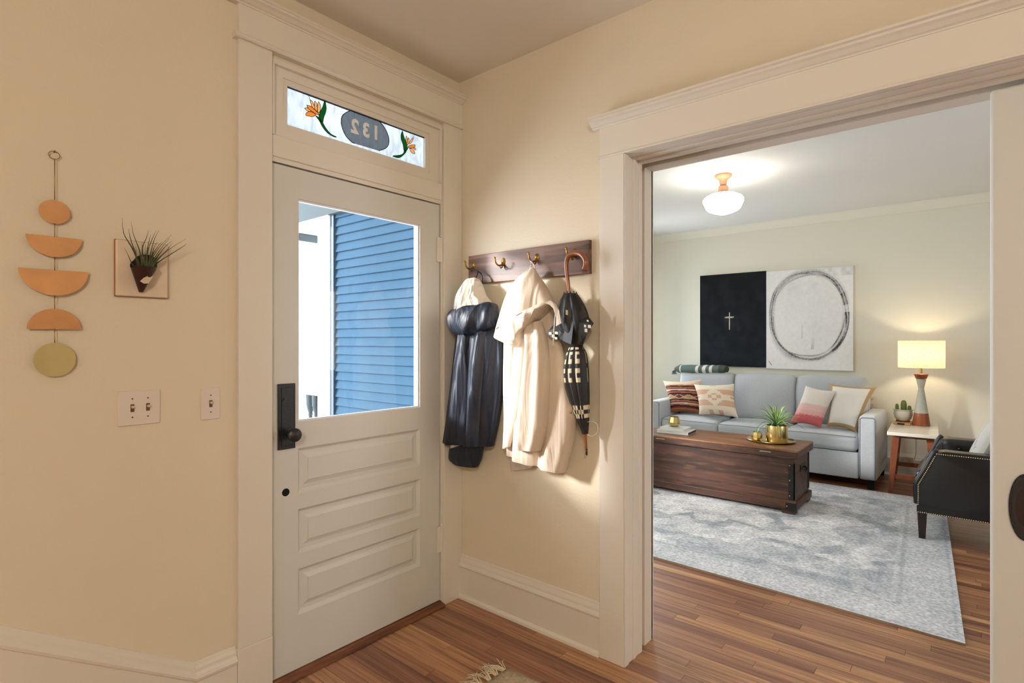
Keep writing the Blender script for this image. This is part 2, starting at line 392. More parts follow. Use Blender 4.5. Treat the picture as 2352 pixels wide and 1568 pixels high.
def shade_mat():
    m = bpy.data.materials.new('linen_shade'); m.use_nodes = True; nt = m.node_tree; N = nt.nodes.new; K = nt.links.new
    for n in list(nt.nodes): nt.nodes.remove(n)
    o = N('ShaderNodeOutputMaterial'); d = N('ShaderNodeBsdfDiffuse'); t = N('ShaderNodeBsdfTranslucent'); mx = N('ShaderNodeMixShader'); mx.inputs[0].default_value = .42
    tc = N('ShaderNodeTexCoord'); cols = []
    for sc in ((60, 60, 420), (420, 420, 60)):
        v = N('ShaderNodeVectorMath'); v.operation = 'MULTIPLY'; v.inputs[1].default_value = sc; K(tc.outputs['Object'], v.inputs[0])
        n = N('ShaderNodeTexNoise'); n.inputs['Scale'].default_value = 1; n.inputs['Detail'].default_value = 3; K(v.outputs[0], n.inputs['Vector']); cols.append(n)
    ad = N('ShaderNodeMath'); ad.operation = 'ADD'; K(cols[0].outputs['Fac'], ad.inputs[0]); K(cols[1].outputs['Fac'], ad.inputs[1])
    cr = N('ShaderNodeValToRGB'); cr.color_ramp.elements[0].position = .40; cr.color_ramp.elements[1].position = .62
    dv = N('ShaderNodeMath'); dv.operation = 'MULTIPLY'; dv.inputs[1].default_value = .5; K(ad.outputs[0], dv.inputs[0]); K(dv.outputs[0], cr.inputs['Fac'])
    cr.color_ramp.elements[0].color = lin(206, 176, 140); cr.color_ramp.elements[1].color = lin(246, 236, 214)
    K(cr.outputs[0], d.inputs['Color']); K(cr.outputs[0], t.inputs['Color']); K(d.outputs[0], mx.inputs[1]); K(t.outputs[0], mx.inputs[2]); K(mx.outputs[0], o.inputs['Surface'])
    return m
M_shade = shade_mat()

# ================================================================== STRUCTURE
CEIL = 2.726; FW = 4.70; XR = 4.60; YB = -4.6; XL = -1.20
def struct(o, label=None, cat=None): return tag(o, label, cat, kind='structure')
def multibox(name, boxes, m, parent=None):
    bm = bmesh.new()
    for b in boxes: bm_box(bm, *b)
    bmesh.ops.remove_doubles(bm, verts=bm.verts, dist=1e-5)
    return from_bm(name, bm, m, parent)
# floor: a dark bed with oak strips as parts
floor = struct(box('floor', -1.33, XR + .1, YB - .1, FW + .1, -.10, -.013, M_gap), 'oak strip floor running through hall and living room', 'floor')
PW = .057; GAP = .0012
pm = bpy.data.meshes.new('plank'); bm = bmesh.new(); bm_box(bm, -.5, .5, -.5, .5, -.5, .5); bm.to_mesh(pm); bm.free(); pm.materials.append(M_floor)
rest = []; nplank = 0
rng = random.Random(3)
yrow = YB + .02
while yrow < FW:
    y0, y1 = yrow, min(yrow + PW, FW); yc = (y0 + y1) / 2
    xa = .0 if yc < .15 else XL
    x = xa + .002; first = True
    x -= 0
    while x < XR - .01:
        ln = rng.uniform(.45, 1.35)
        if first: ln *= rng.uniform(.3, 1); first = False
        x1 = min(x + ln, XR - .002)
        if XR - x1 < .25: x1 = XR - .002
        vis = False
        if -.95 < yc < 0 and x < 1.5: vis = True
        if 0 <= yc < 1.22 and x < 2.35 and x1 > .95: vis = True
        if 1.22 <= yc < 2.9 and x1 > 1.95 and x < 2.35: vis = True
        if 3.72 <= yc and x1 > .9 and x < 2.2: vis = True
        if vis and nplank < 298:
            o = bpy.data.objects.new('plank', pm); COL.objects.link(o); o.location = ((x + x1) / 2, yc, -.0065); o.scale = (x1 - x - GAP, y1 - y0 - GAP, .013)
            o.parent = floor; nplank += 1
        else: rest.append((x, x1 - GAP, y0, y1 - GAP))
        x = x1
    yrow += PW
V = []; F = []
for (a, b, c, d) in rest:
    k = len(V); V += [(a, c, 0), (b, c, 0), (b, d, 0), (a, d, 0), (a, c, -.013), (b, c, -.013), (b, d, -.013), (a, d, -.013)]
    F += [(k, k + 1, k + 2, k + 3), (k, k + 4, k + 5, k + 1), (k + 1, k + 5, k + 6, k + 2), (k + 2, k + 6, k + 7, k + 3), (k + 3, k + 7, k + 4, k)]
o = raw('plank_field', V, F, M_floor, floor); o['kind'] = 'stuff'
# walls
wf = struct(multibox('wall_front', [(-.15, 0, YB, -1.045, 0, CEIL), (-.15, 0, -.115, 0, 0, CEIL), (-.15, 0, -1.045, -.115, 2.46, CEIL)], M_wall), 'cream plaster wall around the front door', 'wall')
wo = struct(multibox('wall_right', [(0, .90, 0, .13, 0, CEIL), (.90, 3.0, 0, .13, 2.20, CEIL), (3.0, XR, 0, .13, 0, CEIL)], M_wall), 'cream plaster wall with the wide cased opening', 'wall')
wo2 = struct(multibox('wall_living_near', [(XL, .90, .19, .25, 0, CEIL), (.90, 3.0, .19, .25, 2.20, CEIL), (3.0, XR, .19, .25, 0, CEIL)], M_lwall), 'living room face of the wall with the cased opening', 'wall')
struct(box('wall_far', -1.35, XR + .1, FW, FW + .15, 0, CEIL, M_lwall), 'pale living room wall behind the sofa', 'wall')
wl = struct(multibox('wall_living_left', [(-1.34, XL, .19, .46, 0, CEIL), (-1.34, XL, 1.29, 3.75, 0, CEIL), (-1.34, XL, 4.45, FW, 0, CEIL), (-1.34, XL, .46, 1.29, 0, .64), (-1.34, XL, .46, 1.29, 2.2, CEIL), (-1.34, XL, 3.75, 4.45, 0, .64), (-1.34, XL, 3.75, 4.45, 2.2, CEIL)], M_lwall), 'pale living room street wall with two windows', 'wall')
struct(multibox('wall_side', [(XR, XR + .12, YB, 1.25, 0, CEIL), (XR, XR + .12, 2.25, FW, 0, CEIL), (XR, XR + .12, 1.25, 2.25, 0, .95), (XR, XR + .12, 1.25, 2.25, 2.05, CEIL)], M_wall), 'cream side wall of hall and living room', 'wall')  # opening in the living room part is added, out of view, as fill light
struct(box('wall_back', -.15, XR + .12, YB - .12, YB, 0, CEIL, M_wall), 'cream wall at the back of the hall', 'wall')
struct(box('ceiling', -.15, XR + .12, YB - .12, .16, CEIL, CEIL + .1, M_ceil), 'warm white hall ceiling', 'ceiling')
struct(box('ceiling_living', -1.35, XR + .12, .16, FW + .15, CEIL, CEIL + .1, M_lceil), 'cool white living room ceiling', 'ceiling')
for i, (a, b) in enumerate(((.46, 1.29), (3.75, 4.45))):
    wn = struct(empty('window_%d' % (i + 2), (XL, (a + b) / 2, .64)), 'white sash window in the living room street wall, %s' % ('near the opening' if i == 0 else 'near the sofa'), 'window')
    box('sill', -1.30, -1.16, a - .05, b + .05, .62, .65, M_trim, wn); 
    for (p, q, s, t) in ((a - .09, a, .65, 2.2), (b, b + .09, .65, 2.2), (a - .09, b + .09, 2.2, 2.3)): box('casing', XL, XL + .02, p, q, s, t, M_trim, wn)
    box('meeting_rail', -1.27, -1.24, a, b, 1.40, 1.44, M_trim, wn)
struct(box('sun_fin', -2.35, -1.34, 3.30, 3.70, -.3, 4.0, M_siding), 'added blue grey sun blocker outside between the street windows', 'trim')  # unseen fin added to keep the sun out of the window near the sofa
# ---- front door casing
dt = struct(empty('trim_1', (0, -.58, 0)), 'cream door casing with cornice head around the front door', 'trim')
box('casing_leg', 0, .022, -1.158, -1.030, .212, 2.471, M_trim, dt, .002)
box('casing_leg', 0, .022, -.128, -.001, .20, 2.471, M_trim, dt, .002)
box('plinth_block', 0, .024, -1.160, -1.029, 0, .212, M_trim, dt, .003)
box('plinth_block', 0, .0225, -.128, -.001, 0, .20, M_trim, dt, .001)
sweep('head_bead', [(0, 2.471), (.030, 2.471), (.036, 2.476), (.038, 2.481), (.036, 2.486), (.030, 2.491), (0, 2.491)], (0, -1.172, 0), (0, -.001, 0), (1, 0, 0), M_trim, dt)
box('head_frieze', 0, .024, -1.158, -.001, 2.491, 2.602, M_trim, dt)
sweep('head_cornice', [(0, 2.600), (.028, 2.600), (.030, 2.605), (.038, 2.608), (.048, 2.616), (.060, 2.620), (.060, 2.626), (.068, 2.629), (.068, 2.634), (0, 2.634)], (0, -1.20, 0), (0, -.001, 0), (1, 0, 0), M_trim, dt)
box('jamb', -.15, .004, -1.045, -1.026, 0, 2.46, M_trim, dt); box('jamb', -.15, .004, -.134, -.115, 0, 2.46, M_trim, dt)
box('head_jamb', -.15, .004, -1.026, -.134, 2.445, 2.46, M_trim, dt)
box('transom_bar', -.13, .010, -1.026, -.134, 2.075, 2.158, M_trim, dt, .003)
box('transom_stop', -.13, .000, -1.026, -.134, 2.0565, 2.075, M_trim, dt)
box('door_stop', -.13, -.056, -1.026, -1.008, 0, 2.057, M_hole, dt); box('door_stop', -.13, -.056, -.152, -.134, 0, 2.057, M_hole, dt); box('door_stop', -.13, -.056, -1.008, -.152, 2.040, 2.057, M_hole, dt)  # stops coloured black: shade of the gap round the door is painted in
sill = struct(empty('trim_2', (0, -.58, 0)), 'dark worn wooden threshold under the front door', 'trim')
sweep('threshold', [(-.16, 0), (.028, 0), (.040, .004), (.030, .012), (.012, .014), (.006, .019), (-.16, .019)], (0, -1.026, 0), (0, -.134, 0), (1, 0, 0), M_sill, sill)
# ---- front door
D = struct(empty('door_1', (-.028, -.58, .022)), 'cream front door with large glass over three raised panels', 'door')
x0, x1 = -.050, -.004
Y0, Y1 = -1.020, -.140; GL, GR, GB, GT = -.911, -.268, 1.023, 1.930; PL, PR = -.911, -.262
box('stile', x0, x1, Y0, GL, .022, 2.050, M_door, D); box('stile', x0, x1, GR, Y1, .022, 2.050, M_door, D)
box('top_rail', x0, x1, GL, GR, GT, 2.050, M_door, D)
zs = [(.238, .425), (.487, .668), (.733, .916)]
for nm, a, b in (('bottom_rail', .022, .238), ('rail', .425, .487), ('rail', .668, .733), ('lock_rail', .916, 1.023)): box(nm, x0, x1, GL, GR, a, b, M_door, D)
for (a, b) in zs:
    def rect(x, m): return [(x, GL + m, a + m), (x, GR - m, a + m), (x, GR - m, b - m), (x, GL + m, b - m)]
    rings = [rect(-.004, 0), rect(-.007, .003), rect(-.016, .012), rect(-.016, .016), rect(-.020, .017), rect(-.0185, .030), rect(-.011, .046), rect(-.0075, .048), rect(-.0075, .049)]
    v = [p for r in rings for p in r]; f = []
    for i in range(len(rings) - 1):
        for j in range(4): f.append((i * 4 + j, i * 4 + (j + 1) % 4, i * 4 + 4 + (j + 1) % 4, i * 4 + 4 + j))
    k = len(v) - 4; f.append((k, k + 1, k + 2, k + 3)); 
    raw('panel', v, f, M_door, D, recalc=True)
for (a, b, c, d) in ((GL, GL + .008, GB, GT), (GR - .008, GR, GB, GT)): box('glazing_bead', -.026, -.012, a, b, c, d, M_porch, D)
for (c, d) in ((GB, GB + .008), (GT - .008, GT)): box('glazing_bead', -.026, -.012, GL + .008, GR - .008, c, d, M_porch, D)
box('glass_pane', -.031, -.027, GL, GR, GB, GT, M_pane, D)
# handle plate, knob, plugged bore, hinges
pl = box('handle_plate', -.004, .004, -.998, -.926, .921, 1.182, M_black, D, .002)
box('plate_field', .004, .006, -.985, -.935, .935, 1.168, M_black, pl, .0015)
def lathe_x(name, prof, c, m, parent, n=28, sy=1, sz=1):
    o = lathe(name, prof, (0, 0, 0), m, None, n)
    for v in o.data.vertices: v.co = Vector((c[0] + v.co.z, c[1] + v.co.x * sy, c[2] + v.co.y * sz))
    bm = bmesh.new(); bm.from_mesh(o.data); bmesh.ops.recalc_face_normals(bm, faces=bm.faces); bm.to_mesh(o.data); bm.free()
    if parent is not None:
        o.parent = parent; o.matrix_parent_inverse = Matrix.Translation(-Vector(parent.location))
    return o
def lathe_y(name, prof, c, m, parent, n=24, sx=1, sz=1):      # axis pointing to -y
    o = lathe(name, prof, (0, 0, 0), m, None, n)
    for v in o.data.vertices: v.co = Vector((c[0] + v.co.x * sx, c[1] - v.co.z, c[2] + v.co.y * sz))
    bm = bmesh.new(); bm.from_mesh(o.data); bmesh.ops.recalc_face_normals(bm, faces=bm.faces); bm.to_mesh(o.data); bm.free()
    if parent is not None:
        o.parent = parent; o.matrix_parent_inverse = Matrix.Translation(-Vector(parent.location))
    return o
lathe_x('knob', [(.013, 0), (.011, .012), (.009, .026), (.011, .032), (.022, .037), (.0275, .047), (.0265, .057), (.018, .064), (.0, .066)], (.004, -.957, .982), M_black, D)
lathe_x('keyhole_plug', [(.0, -.002), (.0155, -.002), (.0155, .001), (.013, .0025), (0, .0025)], (-.004, -.963, .748), M_hole, D)
prism('key_lever', [(.006, -.982, 1.113), (.006, -.968, 1.110), (.006, -.966, 1.122), (.006, -.975, 1.127)], (1, 0, 0), .004, M_black, pl)
for (a, b) in ((1.758, 1.884), (.272, .402)):
    h = lathe('hinge', [(.0045, 0), (.007, .002), (.007, b - a - .002), (.0045, b - a)], (.004, -.134, a), M_trim, D, 14)
    lathe('finial', [(.003, 0), (.0065, .003), (.0065, .008), (.002, .013)], (.004, -.134, b), M_trim, h, 12); box('hinge_leaf', -.003, .0045, -.160, -.140, a, b, M_trim, h)
# ---- transom window with stained glass
T = struct(empty('window_1', (-.02, -.58, 2.16)), 'stained glass transom with house number 132 seen from inside', 'window')
GX = -.022
SB = (-.952, -.226, 2.221, 2.378)
for nm, a, b, c, d in (('sash_stile', -1.026, SB[0] - .02, 2.158, 2.445), ('sash_stile', SB[1] + .022, -.134, 2.158, 2.445)): box(nm, -.045, -.006, a, b, c, d, M_trim, T)
box('sash_rail', -.045, -.006, SB[0] - .02, SB[1] + .022, 2.158, SB[2] - .022, M_trim, T); box('sash_rail', -.045, -.006, SB[0] - .02, SB[1] + .022, SB[3] + .022, 2.445, M_trim, T)
for a, b, c, d in ((SB[0] - .02, SB[0], SB[2] - .022, SB[3] + .022), (SB[1], SB[1] + .022, SB[2] - .022, SB[3] + .022)): box('glazing_bead', -.040, -.012, a, b, c, d, M_trim, T)
for c, d in ((SB[2] - .022, SB[2]), (SB[3], SB[3] + .022)): box('glazing_bead', -.040, -.012, SB[0], SB[1], c, d, M_trim, T)
box('casing_bead', -.006, .012, -1.026, -1.016, 2.158, 2.445, M_trim, T); box('casing_bead', -.006, .012, -.144, -.134, 2.158, 2.445, M_trim, T); box('casing_bead', -.006, .012, -1.016, -.144, 2.435, 2.445, M_trim, T)
box('background_glass', GX - .006, GX - .003, SB[0], SB[1], SB[2], SB[3], M_obsc, T)
def tz(zx, zy, x=GX): return px_(640 + zx * .16579, 160 + zy * .16582, x)
def clampz(p): return Vector((p.x, min(max(p.y, SB[0]), SB[1]), min(max(p.z, SB[2]), SB[3])))
def lead(pts, r=.0014, seg=20, closed=False):
    P = [clampz(tz(*q, x=GX + .001)) for q in pts]
    if closed: P = P + [P[0]]
    tube('lead_line', P, r, M_lead, T, 6, seg)
def piece(name, pts, m, out=True):
    P = [clampz(tz(*q)) for q in pts]; Q = spline(P + [P[0]], len(pts) * 4)[:-1]
    o = prism(name, Q, (1, 0, 0), -.0022, m, T)
    if out: tube('lead_line', [p + Vector((.0008, 0, 0)) for p in Q] + [Q[0] + Vector((.0008, 0, 0))], .0011, M_lead, T, 6)
    return o
OV_L = [(1000, 560), (930, 590), (880, 640), (868, 720), (890, 820), (940, 920), (1020, 1000), (1060, 1015)]
OV_R = [(1410, 720), (1470, 800), (1510, 880), (1530, 960), (1520, 1040), (1470, 1090), (1390, 1115)]
prism('oval_glass', [clampz(tz(*q)) for q in OV_L[::-1]] + [clampz(tz(*q)) for q in OV_R], (1, 0, 0), -.0022, M_oval, T)
lead(OV_L, .0018); lead(OV_R, .0018); lead([(410, 330), (435, 410)], .001, 2); lead([(1875, 900), (1868, 935)], .001, 2)
for k, pts in enumerate(([(435, 410), (470, 440), (500, 510), (495, 545), (460, 500)], [(500, 430), (525, 460), (535, 520), (530, 575), (505, 545), (497, 470)], [(552, 435), (575, 475), (580, 550), (560, 590), (540, 570), (540, 480)],
             [(390, 485), (440, 500), (510, 555), (555, 605), (545, 620), (490, 590), (420, 540)], [(360, 525), (400, 525), (445, 565), (430, 575), (385, 555)], [(440, 572), (500, 600), (505, 625), (470, 645), (385, 630), (378, 605), (405, 580)],
             [(1772, 910), (1785, 960), (1775, 1010), (1760, 960)], [(1800, 935), (1810, 970), (1795, 1030), (1780, 1040), (1785, 975)], [(1868, 935), (1850, 990), (1815, 1025), (1815, 1000), (1840, 955)], [(1790, 1055), (1840, 1035), (1890, 1035), (1885, 1065), (1840, 1080), (1800, 1075)],
             [(1865, 1075), (1885, 1070), (1905, 1100), (1890, 1105)], [(1815, 1085), (1860, 1095), (1890, 1155), (1860, 1155), (1830, 1125)])):
    piece('petal', pts, M_orange if k in (5, 9, 3) else M_apricot)
for pts in ([(640, 408), (650, 450), (660, 530), (650, 590), (625, 660), (610, 730), (570, 690), (560, 630), (580, 570), (615, 500), (628, 450)], [(1715, 840), (1735, 920), (1765, 1000), (1780, 1060), (1790, 1090), (1760, 1120), (1735, 1100), (1725, 1030), (1700, 960), (1698, 890)]): piece('leaf', pts, M_green)
for pts in ([(510, 630), (560, 660), (615, 735), (660, 810), (720, 880), (800, 925), (770, 925), (705, 890), (650, 840), (600, 770), (565, 700)], [(1740, 1100), (1770, 1115), (1755, 1150), (1700, 1200), (1650, 1215), (1580, 1190), (1640, 1180), (1700, 1170), (1735, 1140)]): piece('stem', pts, M_green)
box('came', GX - .004, GX + .002, SB[0], SB[1], SB[3] - .004, SB[3], M_lead, T); box('came', GX - .004, GX + .002, SB[0], SB[1], SB[2], SB[2] + .002, M_lead, T)
for ch, (zx, zy) in (('1', (1347, 868)), ('3', (1212, 830)), ('2', (1055, 778))):
    fc = bpy.data.curves.new('numeral', 'FONT'); fc.body = ch; fc.align_x = 'CENTER'; fc.align_y = 'CENTER'; fc.size = .086; fc.extrude = .0008; fc.offset = .0034
    fo = bpy.data.objects.new('numeral', fc); COL.objects.link(fo)
    bpy.context.view_layer.update(); me = bpy.data.meshes.new_from_object(fo.evaluated_get(bpy.context.evaluated_depsgraph_get())); bpy.data.objects.remove(fo)
    c = tz(zx, zy); me.materials.clear(); me.name = 'numeral'
    xs = [v.co.x for v in me.vertices]; zs2 = [v.co.y for v in me.vertices]; mx, mz = (max(xs) + min(xs)) / 2, (max(zs2) + min(zs2)) / 2
    for v in me.vertices: v.co = Vector((c.x + .001 - v.co.z, c.y - (v.co.x - mx) * .92, c.z + (v.co.y - mz)))
    link('numeral', me, M_etch, T)
# ---- baseboards of the hall
BB = [(0, 0), (.030, 0), (.028, .012), (.020, .020), (.018, .022), (.018, .160), (.022, .164), (.024, .172), (.020, .180), (.013, .186), (.012, .196), (.009, .204), (.006, .212), (.004, .222), (0, .225)]
b1 = struct(sweep('baseboard_right', BB, (.001, 0, 0), (.873, 0, 0), (0, -1, 0), M_trim), 'tall moulded baseboard below the coat rack', 'baseboard')
BB2 = [(0, 0), (.018, 0), (.018, .158), (.022, .162), (.024, .172), (.020, .182), (.013, .190), (.012, .202), (.006, .212), (.004, .220), (0, .222)]
b2 = struct(sweep('baseboard_front', BB2, (0, -1.300, 0), (0, -1.161, 0), (1, 0, 0), M_trim), 'short moulded baseboard beside the front door casing', 'baseboard')
yk = -2.6; rise = .658 * (1.300 + yk) * -1
sk = struct(sweep('trim_3', BB2, (0, yk, rise), (0, -1.300, 0), (1, 0, 0), M_trim), 'sloping stair skirting rising along the door wall', 'trim')
prism('skirt_board', [(0, -1.300, 0), (0, yk, 0), (0, yk, rise)], (1, 0, 0), .018, M_trim, sk)
# ---- casing of the wide opening
ot = struct(empty('trim_4', (1.9, 0, 0)), 'cream casing and moulded head of the living room opening', 'trim')
OX = .990; OZ = 2.128; OR = 3.0
box('casing_leg', .873, OX, -.022, 0, .208, OZ + .006, M_trim, ot, .0015); box('plinth_block', .872, OX, -.024, 0, 0, .208, M_trim, ot, .002)
box('edge_bead', OX + .0002, OX + .005, -.0205, .0135, 0, OZ, M_trim, ot, .0015)
box('jamb', .90, OX, .014, .136, 0, 2.20, M_trim, ot); box('jamb_bead', OX - .004, OX + .006, .055, .075, 0, OZ, M_trim, ot, .003); box('jamb_bead', OX - .004, OX + .004, .108, .136, 0, OZ, M_trim, ot, .002)
box('slot_back', .90, .958, .136, .184, 0, 2.20, M_edge, ot); box('jamb', .90, OX - .008, .184, .262, 0, 2.20, M_trim, ot, .002)
box('jamb', OR, OR + .1, .014, .262, 0, 2.2, M_trim, ot)
box('casing_leg', OR, OR + .12, -.022, 0, 0, OZ + .006, M_trim, ot)
box('head_frieze', .873, OR + .12, -.022, 0, OZ + .006, 2.262, M_trim, ot); box('head_edge', .866, OR + .13, -.027, .0003, OZ + .001, OZ + .010, M_trim, ot, .002)
sweep('head_cornice', [(0, 2.258), (.026, 2.258), (.028, 2.263), (.036, 2.266), (.048, 2.276), (.058, 2.281), (.058, 2.289), (.068, 2.292), (.068, 2.300), (0, 2.300)], (.842, 0, 0), (OR + .15, 0, 0), (0, -1, 0), M_trim, ot)
box('head_jamb', OX, OR, .0005, .136, OZ, OZ + .05, M_trim, ot); box('head_bead', OX, OR, .050, .070, OZ - .006, OZ + .004, M_trim, ot, .003); box('head_bead', OX, OR, .104, .136, OZ - .008, OZ + .004, M_trim, ot, .002)
box('track_slot', OX - .03, OR, .136, .184, OZ + .055, OZ + .07, M_hole, ot); box('head_jamb', OX - .008, OR, .184, .262, OZ - .008, OZ + .05, M_trim, ot, .002)
box('living_casing', .873, OX - .008, .25, .268, 0, OZ, M_trim, ot); box('living_head', .873, OR + .1, .25, .268, OZ, 2.26, M_trim, ot)
# ---- pocket door
pd = struct(empty('door_2', (2.6, .16, 0)), 'cream sliding pocket door with oval iron pull', 'door')
box('door_leaf', 2.138, 3.15, .142, .178, .012, 2.112, M_door, pd, .011, 4)
oc = py_(2353, 1164, .14)
def oval(name, rx, rz, y0, y1, m, parent, inner=None, n=40):
    pts = [(oc.x + .002 + rx * math.cos(2 * math.pi * i / n), y0, oc.z + rz * math.sin(2 * math.pi * i / n)) for i in range(n)]
    return prism(name, pts, (0, 1, 0), y1 - y0, m, parent)
pull = oval('pull_plate', .036, .098, .1365, .142, M_black, pd)
oval('pull_ridge', .0285, .086, .1345, .1366, M_black, pull); oval('pull_recess', .0225, .055, .1338, .1346, M_gap, pull)
joined('beaded_rim', [sph_vf((oc.x + .002 + .0345 * math.cos(a), .1362, oc.z + .0955 * math.sin(a)), .0022, 6, 4) for a in np.linspace(0, 2 * math.pi, 90, endpoint=False)], M_strap, pull)['kind'] = 'stuff'
# ---- living room crown, baseboard
CR = [(0, 2.640), (.012, 2.640), (.016, 2.650), (.018, 2.654), (.030, 2.668), (.046, 2.694), (.060, 2.712), (.064, 2.726), (0, 2.726)]
struct(sweep('trim_5', CR, (XL, FW, 0), (XR, FW, 0), (0, -1, 0), M_lwall), 'pale crown moulding above the paintings', 'trim')
struct(sweep('baseboard_far', BB, (XL, FW, 0), (XR, FW, 0), (0, -1, 0), M_trim), 'cream moulded baseboard behind sofa and side table', 'baseboard')
# ---- porch seen through the door glass
SY = .08
sid = struct(empty('wall_porch', (-.75, SY, 0)), 'blue grey lap siding of the porch side wall outside', 'wall')
box('backing', -1.34, -.15, SY + .02, .185, -.15, 2.60, M_navytrim, sid)
sm = bpy.data.meshes.new('siding_board'); Ls = 1.31 - .155
sv = [(-.5 * Ls, 0, 0), (.5 * Ls, 0, 0), (.5 * Ls, -.020, 0), (-.5 * Ls, -.020, 0), (-.5 * Ls, 0, .062), (.5 * Ls, 0, .062), (.5 * Ls, -.004, .062), (-.5 * Ls, -.004, .062)]
sm.from_pydata(sv, [], [(0, 3, 2, 1), (4, 5, 6, 7), (0, 1, 5, 4), (3, 7, 6, 2), (0, 4, 7, 3), (1, 2, 6, 5)]); sm.materials.append(M_siding)
for i in range(44):
    o = bpy.data.objects.new('siding_board', sm); COL.objects.link(o); o.parent = sid; o.matrix_parent_inverse = Matrix.Translation(-Vector(sid.location)); o.location = (-.155 - Ls / 2, SY + .02, -.10 + i * .0592)
box('corner_strip', -1.352, -1.312, SY - .012, SY + .10, -.12, 2.55, M_navytrim, sid)
po = struct(empty('trim_6', (-1.42, SY, 0)), 'white porch corner post and beam outside the front door', 'trim')
box('post', -1.50, -1.352, SY - .02, SY + .12, -.12, 2.157, M_porch, po); box('side_beam', -1.82, -1.352, SY - .03, SY + .12, 2.157, 2.234, M_porch, po); box('beam_frieze', -1.90, -.15, SY - .034, SY + .12, 2.234, 3.05, M_porchd, po)  # frieze is the beam in shade: its dark grey holds that shade
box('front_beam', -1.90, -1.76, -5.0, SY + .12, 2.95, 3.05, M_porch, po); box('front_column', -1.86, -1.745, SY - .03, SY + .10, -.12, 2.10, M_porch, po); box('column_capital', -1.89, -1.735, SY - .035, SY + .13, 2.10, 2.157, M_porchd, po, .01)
box('front_column', -1.86, -1.745, -4.9, -4.78, -.12, 2.95, M_porch, po)
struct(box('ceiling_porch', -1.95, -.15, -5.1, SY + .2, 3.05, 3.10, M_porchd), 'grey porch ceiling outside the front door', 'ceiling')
struct(box('floor_porch', -1.95, -.16, -5.1, SY + .2, -.16, -.10, M_deck), 'grey porch deck outside the front door', 'floor')
rl = thing('porch_railing', 'white porch railing with turned balusters outside the door glass', 'railing', (-1.6, SY, -.1))
box('handrail', -1.745, -1.50, SY, SY + .06, .955, 1.0, M_porch, rl, .008); box('bottom_rail', -1.745, -1.50, SY + .01, SY + .05, .02, .06, M_porch, rl)
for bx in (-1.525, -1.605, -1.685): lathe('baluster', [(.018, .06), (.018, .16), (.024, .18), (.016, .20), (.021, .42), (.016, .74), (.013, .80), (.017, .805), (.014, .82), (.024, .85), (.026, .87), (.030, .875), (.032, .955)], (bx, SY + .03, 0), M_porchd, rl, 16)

# ================================================================== HALL THINGS
# ---- brass wall hanging (on the door wall, x = 0)
Hc = -1.687
H = thing('brass_wall_hanging', 'brass wall hanging of discs and half moons strung on a wire', 'wall hanging', (.012, Hc, 1.25))
def disc(name, cy, cz, ry, rz, a0, a1, m, tilt=0, lean=0):
    n = 48; pts = []
    for i in range(n + 1 if a1 - a0 < 6.2 else n):
        a = a0 + (a1 - a0) * i / n; pts.append((ry * math.cos(a), rz * math.sin(a)))
    c, s = math.cos(tilt), math.sin(tilt)
    P = [Vector((.012 + lean * q, cy + p * c - q * s, cz + p * s + q * c)) for p, q in pts]
    return prism(name, P, (1, 0, 0), .0016, m, H)
PI = math.pi
d = []
d.append(disc('brass_disc', Hc, 1.734, .0365, .035, 0, 2 * PI, M_brass, -.1, .06))
d.append(disc('half_moon', Hc, 1.661, .065, .061, PI, 2 * PI, M_brass, .01, -.05))
d.append(disc('half_moon', Hc, 1.562, .081, .076, PI, 2 * PI, M_brass, .01, -.05))
d.append(disc('half_moon', Hc, 1.386, .063, .061, 0, PI, M_brass, 0, .1))
d.append(disc('brass_disc', Hc + .001, 1.296, .0495, .0505, 0, 2 * PI, M_brass2, 0, .03)); d[-1]['label'] = 'pale green brass bottom disc'
for a, b in ((1.890, 1.768), (1.700, 1.660), (1.601, 1.561), (1.487, 1.446), (1.388, 1.346)):
    tube('wire', [(.0145, Hc, a), (.0145, Hc, b)], .0012, M_hook, H, 6)
tube('hanging_ring', [(.008, Hc + .0135 * math.cos(t), 1.903 + .0115 * math.sin(t)) for t in np.linspace(0, 2 * PI, 33)], .0012, M_hook, H, 6)
tube('nail', [(.0, Hc + .001, 1.914), (.012, Hc + .001, 1.916)], .0016, M_hook, H, 6)
# ---- wall planter with air plant
P = thing('wall_planter', 'square white plaque holding an air plant in a dark leather cone', 'planter', (0, -1.462, 1.495))
bd = box('plaque', .001, .018, -1.536, -1.389, 1.496, 1.675, M_board, P, .004, 3)
box('plaque_back', 0, .012, -1.5375, -1.3875, 1.4945, 1.6765, M_edge, P, .002)
lz = lambda px, py: px_(px, py, .05)
def q4(zx, zy, x): return px_(220 + zx * .15306, 480 + zy * .15306, x)
cb = q4(680, 1240, .03); ct = q4(722, 865, .050); rr = .037
v = []; f = []; n = 28
for i in range(9):
    t = i / 8; c = cb.lerp(ct, t); r = .006 + t * (rr - .006)
    for j in range(n):
        a = 2 * PI * j / n; hh = 0
        if i == 8: hh = .010 * max(0, -math.cos(a)) * 3 + .004 * math.sin(a)
        v.append((c.x + r * math.cos(a) * .8, c.y + r * math.sin(a), c.z + hh))
for i in range(8):
    for j in range(n): f.append((i * n + j, i * n + (j + 1) % n, (i + 1) * n + (j + 1) % n, (i + 1) * n + j))
f.append(tuple(range(n - 1, -1, -1)))
raw('leather_cone', v, f, M_pot, P, True, recalc=True)
prism('back_flap', [q4(560 + 360 * (.5 + .5 * math.cos(t)) , 800 - 125 * math.sin(t), .0225) for t in np.linspace(PI, 0, 15)] + [q4(920, 870, .0225), q4(560, 870, .0225)], (1, 0, 0), .002, M_pot, P)
